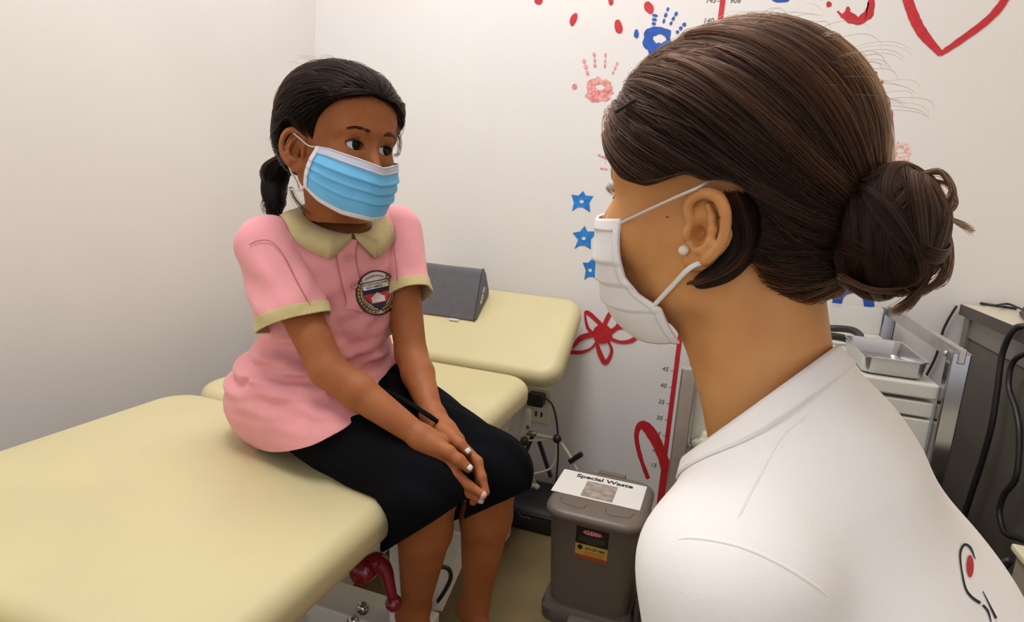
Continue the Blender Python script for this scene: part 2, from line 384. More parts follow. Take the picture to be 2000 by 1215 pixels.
# red crank
k = [at(716, 1110, .99), at(735, 1098, 1.0), at(752, 1112, 1.0), at(760, 1140, 1.0), at(768, 1172, 1.0)]
tube('crank_handle', catmull(k, 6), np.interp(np.linspace(0, 1, 25), [0, .3, .5, 1], [.017, .017, .012, .0075]), m_dkred, table, 14)
p = at(713, 1112, .99); lathe('crank_hub', [(.0001, -.02), (.016, -.02), (.02, -.014), (.02, .008), (.016, .014), (.0001, .014)], p, m_dkred, table, 18, basis(at(735, 1098, 1.02)-p))
p = at(769, 1178, 1.0); lathe('crank_knob', [(.0001, -.014), (.007, -.0125), (.0125, -.006), (.014, 0), (.0125, .006), (.007, .0125), (.0001, .014)], p, m_dkred, table, 18)
tube('hydraulic_hose', catmull([on_axis(820, 1150, 1, 1.02), on_axis(850, 1112, 1, 1.02), on_axis(874, 1110, 1, 1.03), on_axis(880, 1130, 1, 1.04), on_axis(862, 1165, 1, 1.05), on_axis(840, 1190, 1, 1.06), on_axis(800, 1235, 1, 1.06)], 8), .0045, m_rub, table, 8)
tube('floor_cable', catmull([on_axis(768, 1195, 2, .012), on_axis(740, 1212, 2, .012), on_axis(700, 1240, 2, .012)], 6), .008, m_rub, table, 8)
tag(table, 'cream vinyl examination table with raised head section and white metal frame', 'examination table')

# ------------------------------------------------------------------ grey wedge bolster
m_bol = mat('grey_bolster_vinyl', (.115, .115, .13), .55, noise=.12, nscale=40, bump=.12, bscale=500); m_pipe = mat('bolster_piping', (.045, .045, .052), .5); m_tagw = mat('tag_white', (.75, .74, .72), .5)
bol = empty('wedge_bolster', (-.75, 1.58, .56))
hn = np.array([0, -math.sin(HA), math.cos(HA)]); hv = np.array([0, math.cos(HA), math.sin(HA)]); hp = np.array(tuple(HM@Vector((0, 0, .0145))))
fl_, fr_, br_ = [on_plane(x, y, hp, hn) for x, y in ((806, 614), (926, 631), (969, 574))]
fl_ = np.array([fl_[0], *(fr_[1:])]); base = (br_-fr_)@hv
apex = on_plane(956, 513, br_-np.array([.03, 0, 0]), np.cross(hv, hn))  # ridge at the right end
dv = .72*base; dh = .125
best = None
for v_ in np.linspace(.2, 1.1, 19):
    for h_ in np.linspace(.04, .22, 37):
        q = fr_+hv*base*v_+hn*h_; d = q-CPOS; z = d@_fw; px = 1000+FPX*(d@_rt)/z; py = 607.5-FPX*(d@_up)/z
        e = (px-956)**2+(py-512)**2
        if best is None or e < best[0]: best = (e, v_, h_)
_, bv, bh = best
prof = []
A, B, Cc = np.array([0, 0]), np.array([bv*base, bh]), np.array([base, 0])
def round_corner(p0, p1, p2, r, n=6):
    u = (p0-p1)/np.linalg.norm(p0-p1); w = (p2-p1)/np.linalg.norm(p2-p1); a_, b_ = p1+u*r, p1+w*r
    return [(1-t)**2*a_+2*t*(1-t)*p1+t*t*b_ for t in np.linspace(0, 1, n)]
prof = round_corner(Cc, A, B, .012)+round_corner(A, B, Cc, .035, 9)+round_corner(B, Cc, A, .012)
prof = np.array(prof)
W = abs(fr_[0]-fl_[0])
def bprof(x, s): c0 = prof.mean(0); return np.array([np.array([x, 0, 0])+np.array([0, *fr_[1:]])+hv*(c0+(p-c0)*s)[0]+hn*((c0+(p-c0)*s)[1]) for p in prof])
xs = [fl_[0]-.004, fl_[0], fl_[0]+.004]+list(np.linspace(fl_[0]+.02, fr_[0]-.02, 6))+[fr_[0]-.004, fr_[0], fr_[0]+.004]
ss = [.90, .97, 1]+[1, .995, .99, .99, .995, 1]+[1, .97, .90]
rings('body', [bprof(x, s) for x, s in zip(xs, ss)], m_bol, bol)
tube('piping', bprof(fr_[0]-.002, 1.008), .0018, m_pipe, bol, 6, True); tube('piping', bprof(fl_[0]+.002, 1.008), .0018, m_pipe, bol, 6, True)
c0 = prof.mean(0); pc = np.array([fr_[0]+.0048, 0, 0])+np.array([0, *fr_[1:]])+hv*(base*.62)+hn*bh*.33
Mx = Matrix(((0, 0, 1, pc[0]), (hv[1]*.85+hn[1]*.5, -hv[1]*.5+hn[1]*.85, 0, pc[1]), (hv[2]*.85+hn[2]*.5, -hv[2]*.5+hn[2]*.85, 0, pc[2]), (0, 0, 0, 1)))
for k, (x_, y_, l_, h_) in enumerate(((-.02, .004, .012, .006), (-.004, .005, .016, .004), (.016, .005, .02, .0035), (-.008, -.003, .026, .003), (.018, -.003, .014, .003))):
    bm = box_bm(x_-l_/2, x_+l_/2, y_-h_/2, y_+h_/2, 0, .0006); bmesh.ops.transform(bm, matrix=Mx, verts=bm.verts); from_bm('printed_mark', bm, m_tagw, bol)
q = fr_+np.array([-.06, 0, 0]); box('care_tag', q[0]-.016, q[0]+.012, q[1]-.006, q[1]+.004, q[2]-.001, q[2]+.004, m_tagw, bol, .001)
tag(bol, 'dark grey wedge-shaped bolster cushion on the raised table head', 'cushion')
# ================================================================== pedal bin
m_bin = mat('taupe_plastic', (.155, .122, .098), .42, noise=.06, nscale=40, bump=.05, bscale=900)
m_bind = mat('dark_taupe_plastic', (.085, .066, .055), .45); m_paper = mat('paper_white', (.80, .77, .72), .6); m_ptext = mat('print_black', (.02, .018, .016), .6)
bin_ = empty('pedal_bin', (-.185, 1.27, 0))
X0, X1, Y0, Y1, ZL = -.290, -.078, 1.150, 1.374, .272
def rr(x0, x1, y0, y1, r, z): return rrect(x0, x1, y0, y1, r, z, 5)
rings('body', [rr(X0+.022, X1-.022, Y0+.044, Y1-.03, .03, .022), rr(X0+.020, X1-.020, Y0+.042, Y1-.028, .032, .03), rr(X0+.010, X1-.010, Y0+.016, Y1-.012, .034, ZL-.022), rr(X0+.006, X1-.006, Y0+.008, Y1-.006, .036, ZL-.018), rr(X0+.006, X1-.006, Y0+.008, Y1-.006, .036, ZL-.008)], m_bin, bin_, sharp=40)
rings('base', [rr(X0+.008, X1-.008, Y0+.024, Y1-.012, .03, .0), rr(X0+.006, X1-.006, Y0+.022, Y1-.01, .03, .028), rr(X0+.012, X1-.012, Y0+.030, Y1-.016, .03, .04)], m_bind, bin_, sharp=40)
box('pedal', -.215, -.150, Y0-.005, Y0+.05, .012, .03, m_bin, bin_, .005)
box('pedal_link', X1-.006, X1+.006, Y0+.06, Y0+.10, .0, .085, m_bind, bin_, .004)
lid = rings('lid', [rr(X0+.002, X1-.002, Y0+.002, Y1-.002, .042, ZL-.016), rr(X0, X1, Y0, Y1, .044, ZL-.012), rr(X0+.0005, X1-.0005, Y0+.0005, Y1-.0005, .044, ZL-.004), rr(X0+.004, X1-.004, Y0+.005, Y1-.004, .042, ZL+.001), rr(X0+.011, X1-.011, Y0+.014, Y1-.010, .037, ZL+.0035), rr(X0+.02, X1-.02, Y0+.03, Y1-.02, .03, ZL+.0045)], m_bin, bin_, sharp=50)
tube('lid_groove', catmull([(-.262, 1.205, ZL+.0045), (-.255, 1.185, ZL+.0045), (-.22, 1.178, ZL+.0045), (-.208, 1.185, ZL+.0045), (-.206, 1.20, ZL+.0045)], 6), .0009, m_bind, bin_, 6)
tube('lid_groove', catmull([(-.108, 1.205, ZL+.0045), (-.115, 1.185, ZL+.0045), (-.15, 1.178, ZL+.0045), (-.162, 1.185, ZL+.0045), (-.164, 1.20, ZL+.0045)], 6), .0009, m_bind, bin_, 6)
box('hinge', -.215, -.150, Y1-.008, Y1+.008, ZL-.02, ZL+.006, m_bin, bin_, .003)
# paper label on the lid
pz = ZL+.0048
pp = [on_axis(x, y, 2, pz+.001) for x, y in ((1076, 961), (1254, 994), (1262, 947), (1099, 918))]
px0, px1 = (pp[0][0]+pp[3][0])/2, (pp[1][0]+pp[2][0])/2; py0, py1 = (pp[0][1]+pp[1][1])/2, (pp[2][1]+pp[3][1])/2
lab = box('paper_label', px0, px1, py0, py1, pz, pz+.0008, m_paper, bin_); lab['label'] = 'white paper label reading Special Waste'
cx = (px0+px1)/2
text_mesh('printed_words', 'Special Waste', (px1-px0)*.118, m_ptext, lab, Matrix.Translation((cx+.003, py1-.019, pz+.001)), .0007, .0002)
m_pic = mat('printed_picture', (.50, .42, .35), .6, col2=(.22, .17, .15), nscale=55, contrast=(.30, .72))
box('printed_picture', cx-.033, cx+.037, py0+.006, py1-.036, pz+.0008, pz+.0013, m_pic, lab)
# sticker on the front
m_sy = mat('sticker_yellow', (.60, .37, .08), .45); m_sr = mat('sticker_red', (.50, .03, .035), .45); m_sk = mat('sticker_black', (.012, .010, .010), .4); m_so = mat('sticker_orange', (.42, .07, .02), .45)
fa = np.array([0, Y0+.042, .03]); fb = np.array([0, Y0+.016, ZL-.022]); fu = (fb-fa)/np.linalg.norm(fb-fa); fn = np.array([0, -fu[2], fu[1]])
def front_pt(x, y): return on_plane(x, y, fa+fn*.0006, fn)
s0 = front_pt(1122, 1092); s1 = front_pt(1188, 1098); s2 = front_pt(1187, 1040); s3 = front_pt(1126, 1028)
sx0, sx1 = (s0[0]+s3[0])/2, (s1[0]+s2[0])/2; h0 = ((s0+s1)/2-fa)@fu; h1 = ((s2+s3)/2-fa)@fu
FM = Matrix(((1, 0, 0, 0), (0, fu[1], fn[1], fa[1]), (0, fu[2], fn[2], fa[2]), (0, 0, 0, 1)))
st = box('sticker', sx0, sx1, h0+(h1-h0)*.47, h1, .0002, .0010, m_sk, bin_, M=FM); st['label'] = 'black, yellow and red CLEAN sticker'
box('sticker_band', sx0, sx1, h0+(h1-h0)*.12, h0+(h1-h0)*.47, .0002, .0010, m_sy, st, M=FM)
box('sticker_band', sx0, sx1, h0, h0+(h1-h0)*.12, .0002, .0010, m_so, st, M=FM)
sw, sh = sx1-sx0, h1-h0; sc_ = (sx0+sx1)/2
el = np.array([(sc_+sw*.32*math.cos(a), h0+sh*.86+sh*.085*math.sin(a), 0) for a in np.arange(24)*2*math.pi/24])
rings('sticker_oval', [[tuple(FM@Vector((p[0], p[1], .0010))) for p in el], [tuple(FM@Vector((p[0], p[1], .0013))) for p in el]], m_sr, st, smooth=False)
text_mesh('printed_words', 'CLEAN', sh*.145, m_paper, st, FM @ Matrix.Translation((sc_, h0+sh*.86, .0015)), .0002, .0001)
for k in range(4): box('printed_line', sx0+sw*(.1+.06*(k == 3)*4), sx1-sw*(.1+.06*(k == 3)*4), h0+sh*(.70-.055*k), h0+sh*(.712-.055*k), .0010, .0012, m_grey, st, M=FM)
text_mesh('printed_words', 'ZYA LEP YIERE', sh*.085, m_ptext, st, FM @ Matrix.Translation((sc_+sw*.12, h0+sh*.35, .0012)), .0002, .0001)
for k in range(3): box('printed_line', sx0+sw*.28, sx1-sw*.1, h0+sh*(.24-.05*k), h0+sh*(.25-.05*k), .0010, .0012, m_so, st, M=FM)
ci = np.array([(sx0+sw*.15+sw*.085*math.cos(a), h0+sh*.36+sw*.085*math.sin(a), 0) for a in np.arange(16)*2*math.pi/16])
rings('sticker_emblem', [[tuple(FM@Vector((p[0], p[1], .0010))) for p in ci], [tuple(FM@Vector((p[0], p[1], .0012))) for p in ci]], m_sk, st, smooth=False)
tag(bin_, 'taupe plastic pedal bin with a white Special Waste label on its lid', 'bin')

# ================================================================== black case on the floor
m_case = mat('black_case_fabric', (.008, .008, .009), .6, bump=.1, bscale=700)
cs = empty('black_case', (-.44, 1.6, 0))
rings('body', [rr(-.60, -.335, 1.50, 1.68, .02, .004), rr(-.605, -.33, 1.495, 1.685, .025, .02), rr(-.605, -.33, 1.495, 1.685, .025, .054), rr(-.595, -.34, 1.505, 1.675, .025, .066)], m_case, cs, sharp=50)
tube('piping', rr(-.606, -.329, 1.494, 1.686, .025, .054), .002, m_rub, cs, 6, True)
tube('printed_mark', catmull([(-.445, 1.4945, .046), (-.44, 1.4945, .050), (-.436, 1.4945, .044), (-.425, 1.4945, .041), (-.415, 1.4945, .043), (-.405, 1.4945, .040)], 5), .0009, m_grey, cs, 6)
tube('carry_strap', catmull([(-.36, 1.52, .071), (-.345, 1.50, .075), (-.335, 1.485, .07), (-.34, 1.485, .03)], 6), .004, m_rub, cs, 8)
tag(cs, 'low black fabric case on the floor behind the pedal bin', 'case')

# ================================================================== white folding stand with black knobs
m_cream = mat('cream_plastic', (.62, .58, .46), .4)
sd = empty('folding_stand', (-.45, 1.6, .068))
Yq = 1.60
w = lambda x, y, Y=Yq: on_axis(x, y, 1, Y)
tube('handle', catmull([w(1032, 798), w(1030, 815), w(1026, 840), w(1020, 852)], 6), np.interp(np.linspace(0, 1, 19), [0, .15, .6, 1], [.005, .0115, .0125, .009]), m_cream, sd, 12)
p = w(1033, 832); lathe('handle_badge', [(.0001, 0), (.006, 0), (.006, .0008), (.0001, .001)], p+np.array([0, -.0115, 0]), mat('brown_badge', (.16, .09, .05), .5), sd, 14, basis((0, -1, 0)))
for x, y in ((1024, 862), (1088, 857)):
    p = w(x, y, 1.575); lathe('ball_knob', [(.0001, -.013), (.0075, -.0107), (.0123, -.004), (.0123, .004), (.0075, .0107), (.0001, .013)], p, m_black, sd, 16)
tube('tube_arm', [w(1021, 868), w(1032, 910), w(1046, 950)], .0062, m_cream, sd, 10)
tube('foot_cap', [w(1040, 944), w(1052, 954)], .008, m_cream, sd, 10)
tube('tube_arm', catmull([w(1095, 865), w(1106, 880), w(1118, 900), w(1128, 920)], 5), .0048, m_cream, sd, 10)
tube('cross_tube', [w(1024, 846), w(1050, 850), w(1085, 857)], .0052, m_cream, sd, 10)
tube('socket_sleeve', [w(1030, 845), w(1048, 848)], .0075, m_grey, sd, 10)
obar('strut', w(1040, 852, 1.61), w(1006, 935, 1.61), .011, .011, m_black, sd, up=(0, 1, 0))
obar('strut', w(1053, 862, 1.63), w(1076, 932, 1.63), .011, .011, m_black, sd, up=(0, 1, 0))
obar('strut', w(1112, 902, 1.60), w(1137, 886, 1.60), .014, .014, m_black, sd, up=(0, 1, 0))
tube('spring_cylinder', [w(1008, 905), w(1016, 880)], .0055, m_chrome, sd, 12)
tube('power_cord', catmull([w(985, 850), w(1010, 860), w(1050, 860), w(1080, 860), w(1086, 890), w(1075, 915), w(1045, 925), w(1028, 930), w(1025, 940), w(1040, 952)], 7), .0032, m_cream, sd, 8)
box('junction_box', *(lambda a: (a[0]-.03, a[0]+.02, 1.585, 1.62, a[2]-.02, a[2]+.02))(w(985, 828)), m_cream, sd, .004)
tag(sd, 'cream tubular folding stand with two black ball knobs behind the bin', 'stand')

# ================================================================== steel instrument trolley
m_ctop = mat('trolley_white', (.62, .60, .54), .35); m_brush = mat('brushed_steel', (.52, .50, .47), .32, .85, noise=.15, nscale=25); m_dchr = mat('dark_chrome', (.34, .35, .38), .14, 1.0)
m_acr = mat('frosted_acrylic', (.80, .79, .75), .35, alpha=.55)
tr = empty('instrument_trolley', (.18, 1.46, 0))
TX0, TX1, TY0, TY1, TZ = -.035, .402, 1.225, 1.72, .632
for x in (TX0, TX1):
    for y in (TY0, TY1):
        top = .60 if x == TX0 else .70
        obar('post', (x, y, .03), (x, y, top), .026, .030, m_brush if x == TX0 else m_dchr, tr, .003, up=(1, 0, 0))
        lathe('caster', [(.0001, -.012), (.018, -.012), (.022, -.006), (.022, .006), (.018, .012), (.0001, .012)], (x, y, .0225), m_rub, tr, 16, basis((1, 0, 0)))
obar('side_rail', (TX1, TY0-.015, .693), (TX1, TY1, .693), .012, .026, m_brush, tr)
lathe('rail_bolt', [(.0001, 0), (.006, 0), (.005, .003), (.0001, .004)], (TX1-.013, TY0+.02, .69), m_chrome, tr, 10, basis((-1, 0, 0)))
box('top_tray', TX0+.014, TX1-.014, TY0+.01, TY1-.005, TZ-.028, TZ, m_ctop, tr, .004)
box('back_panel', TX0+.02, TX1-.016, TY1-.012, TY1-.008, TZ+.001, TZ+.066, m_acr, tr)
dr = box('drawer', TX0+.016, TX1-.016, TY0+.012, TY1-.02, TZ-.062, TZ-.034, m_ctop, tr, .003)
dr = box('drawer', TX0+.016, TX1-.016, TY0+.012, TY1-.02, TZ-.185, TZ-.066, m_ctop, tr, .003)
box('shelf', TX0+.012, TX1-.012, TY0+.005, TY1-.02, .430, .440, m_brush, tr, .002)
box('shelf', TX0+.012, TX1-.012, TY0+.005, TY1-.02, .205, .217, m_ctop, tr, .002)
box('shelf', TX0+.012, TX1-.012, TY0+.005, TY1-.02, .06, .072, m_ctop, tr, .002)
box('drawer', TX0+.016, TX1-.016, TY0+.05, TY1-.02, .075, .20, m_ctop, tr, .003)
tag(tr, 'white and steel instrument trolley with side rail against the wall', 'trolley')
# steel tray on top
m_al = mat('aluminium', (.60, .60, .60), .28, 1.0)
def tray_pt(x, y, z): return on_axis(x, y, 2, z)
it = empty('instrument_tray', (.28, 1.40, TZ))
z0 = TZ+.0008; c1 = tray_pt(1700, 712, z0); c2 = tray_pt(1752, 738, z0); c3 = tray_pt(1803, 742, z0)
ix0, ix1 = .262, .368; iy0 = 1.245; iy1 = 1.44
rings('pan', [rr(ix0+.01, ix1-.01, iy0+.01, iy1-.01, .012, z0), rr(ix0+.004, ix1-.004, iy0+.004, iy1-.004, .014, z0+.004), rr(ix0+.001, ix1-.001, iy0+.001, iy1-.001, .014, z0+.031), rr(ix0-.002, ix1+.002, iy0-.002, iy1+.002, .016, z0+.033), rr(ix0-.002, ix1+.002, iy0-.002, iy1+.002, .016, z0+.035), rr(ix0+.002, ix1-.002, iy0+.002, iy1-.002, .014, z0+.034), rr(ix0+.005, ix1-.005, iy0+.005, iy1-.005, .014, z0+.006), rr(ix0+.012, ix1-.012, iy0+.012, iy1-.012, .012, z0+.003)], m_al, it, sharp=50)
m_hole = mat('hole_dark', (.05, .05, .05), .6)
for i in range(3):
    for j in range(5):
        lathe('drain_hole', [(.0001, 0), (.0045, 0), (.0045, .0003), (.0001, .0003)], (ix0+.03+i*.024, iy0+.04+j*.03, z0+.0032), m_hole, it, 8)
tag(it, 'shallow aluminium instrument tray with drain holes on the trolley', 'tray')
# black coiled tubing on the trolley
a = at(1628, 640, 1.40)
cc = np.array([.25, 1.575, TZ+.0145])
co = tube('tubing_coil', [cc+np.array([.068*math.cos(t), .075*math.sin(t), .004*math.sin(3*t)+.0]) for t in np.linspace(0, 2*math.pi, 48, endpoint=False)], .0085, m_rub, None, 10, True)
tag(co, 'thick black ring of rubber tubing on the trolley top', 'tubing')
nb = box('note_card', .06, .17, TY1-.03, TY1-.026, TZ+.001, TZ+.055, mat('card_cream', (.70, .65, .52), .7)); tag(nb, 'small cream card standing at the back of the trolley', 'card')
# glove box on the shelf
gb = empty('glove_box', (.03, 1.30, .2175))
gx0, gy0 = -.014, 1.24
box('carton', gx0, gx0+.10, gy0, gy0+.15, .2175, .335, mat('carton_white', (.70, .69, .66), .6), gb, .002)
a = on_axis(1350, 860, 1, gy0); 
text_mesh('printed_words', 'Exam Gloves', .016, m_ink, gb, Matrix(((0, 1, 0, gx0+.012), (0, 0, -1, gy0-.0005), (-1, 0, 0, .30), (0, 0, 0, 1))), 0, .0002)
m_glove = mat('glove_latex', (.62, .60, .44), .5, noise=.1, nscale=40)
tag(gb, 'white glove carton on the trolley shelf', 'box')
gl = []
def crumple(name, c, r, mt, seed, sc=1.0, amp=.35):
    rg = np.random.default_rng(seed); bm = bmesh.new(); bmesh.ops.create_icosphere(bm, subdivisions=4, radius=1.0)
    D = rg.normal(size=(14, 3)); ph = rg.uniform(0, 6, 14); fr = rg.uniform(2, 6.5, 14)
    for v in bm.verts:
        n = np.array(v.co); k = sum(math.sin((n@D[i])*fr[i]+ph[i])/14 for i in range(14))
        k2 = abs(math.sin((n@D[0])*5+ph[1]))*.3
        q = n*(1+amp*k*2-k2*amp); v.co = (c[0]+q[0]*r[0], c[1]+q[1]*r[1], c[2]+q[2]*r[2])
    return from_bm(name, bm, mt, None, True)
gp = on_axis(1381, 872, 1, 1.228)
g = crumple('latex_glove', (gp[0], 1.226, gp[2]), (.034, .012, .03), m_glove, 3); tag(g, 'crumpled cream latex gloves pulled out of the carton', 'gloves')
pu = box('purple_carton', .09, .20, 1.30, 1.44, .2175, .36, mat('carton_purple', (.20, .11, .20), .5), None, .002); tag(pu, 'purple carton on the trolley shelf beside the gloves', 'box')

# ================================================================== desk at the right
m_dtop = mat('desk_top', (.62, .58, .46), .4); m_dedge = mat('desk_edge', (.06, .048, .04), .45); m_dpan = mat('desk_panel', (.125, .108, .09), .5, noise=.12, nscale=14); m_dfr = mat('desk_frame', (.30, .28, .25), .35, .6)
dk = empty('desk', (.9, 1.5, 0))
DX0, DX1, DY0, DY1, DZ = .553, 1.45, 1.02, 1.745, .727
box('top', DX0+.002, DX1, DY0, DY1, DZ-.026, DZ, m_dtop, dk, .002)
box('edge_band', DX0, DX0+.0022, DY0, DY1, DZ-.026, DZ-.001, m_dedge, dk)
box('edge_band', DX0, DX1, DY0-.002, DY0, DZ-.026, DZ-.001, m_dedge, dk)
box('apron', DX0+.014, DX0+.03, DY0+.02, DY1-.03, DZ-.075, DZ-.026, m_dfr, dk, .002)
for y in (DY0+.03, DY1-.03):
    for x in (DX0+.022, DX1-.03): obar('leg', (x, y, 0), (x, y, DZ-.026), .028, .028, m_dfr, dk, .003, up=(1, 0, 0))
box('side_panel', DX0+.018, DX0+.028, DY0+.045, DY1-.045, .05, DZ-.074, m_dpan, dk)
box('back_panel', DX0+.05, DX1-.05, DY1-.03, DY1-.02, .05, DZ-.03, m_dpan, dk)
tag(dk, 'desk with cream top, dark edge and grey metal side panel', 'desk')
def cable(name, pts, r, lab, n=8):
    o = tube(name, catmull(pts, n), r, m_rub, None, 8); tag(o, lab, 'cable'); return o
X = DX0-.010
wx = lambda x, y, X_=X: on_axis(x, y, 0, X_)
def fix(p, dx=0, dz=0): return np.array([p[0]+dx, p[1], p[2]+dz])
a = wx(1978, 645)
cable('power_cable', [fix(wx(1990, 640, DX0+.08), 0, 0)*[1, 1, 0]+[0, 0, DZ+.006], np.array([DX0+.02, a[1]+.01, DZ+.007]), np.array([DX0-.008, a[1], DZ-.003]), wx(1958, 690), wx(1948, 760), wx(1937, 830), wx(1918, 900), wx(1900, 955), wx(1884, 1005), wx(1868, 1060), wx(1850, 1120)], .0058, 'thick black cable hanging straight down from the desk edge')
b = wx(2000, 665, X)
cable('power_cable', [np.array([DX0+.10, 1.20, DZ+.006]), np.array([DX0+.02, 1.25, DZ+.007]), np.array([DX0-.008, 1.262, DZ-.004]), wx(1985, 700), wx(1970, 750), wx(1984, 800), wx(1991, 850), wx(1985, 930), wx(1962, 965), wx(1952, 1000), wx(1962, 1040), wx(1990, 1052), wx(2015, 1062)], .0052, 'wavy black cable looping below the desk edge')
cable('power_cable', [np.array([.66, 1.73, DZ+.004]), on_axis(1915, 592, 2, DZ+.004), on_axis(1945, 590, 2, DZ+.004), on_axis(1975, 597, 2, DZ+.004), on_axis(2020, 604, 2, DZ+.004)], .0032, 'thin black cable lying along the back of the desk top')
cable('power_cable', [on_axis(1948, 596, 2, DZ+.0115), on_axis(1970, 594, 2, DZ+.0115), on_axis(2000, 606, 2, DZ+.0115), on_axis(2030, 618, 2, DZ+.0115)], .0026, 'second thin cable crossing the first on the desk top')
cable('power_cable', [np.array([DX0-.004, 1.755, .72]), np.array([DX0-.02, 1.757, .66]), np.array([DX0-.026, 1.757, .58]), np.array([DX0-.06, 1.757, .45])], .0030, 'thin black cable running down the wall behind the desk corner')
m_bxp = mat('beige_box_plastic', (.26, .235, .17), .5); m_bxt = mat('beige_box_top', (.62, .57, .40), .5)
bx = empty('storage_box', (.60, .95, 0))
q = on_axis(1985, 1065, 1, 1.0)
box('body', q[0]+.002, q[0]+.36, .72, 1.0, 0, q[2]-.012, m_bxp, bx, .004)
box('lid', q[0]-.004, q[0]+.366, .712, 1.006, q[2]-.011, q[2], m_bxt, bx, .003)
tag(bx, 'beige lidded box standing on the floor below the desk', 'box')
cable('loose_cable', [np.array([q[0]-.03, 1.06, .36]), on_axis(1968, 1095, 1, 1.05), on_axis(1952, 1120, 1, 1.05), on_axis(1945, 1150, 1, 1.05), on_axis(1942, 1190, 1, 1.05), np.array([.43, 1.05, .2])], .005, 'short black cable loop behind the beige box')
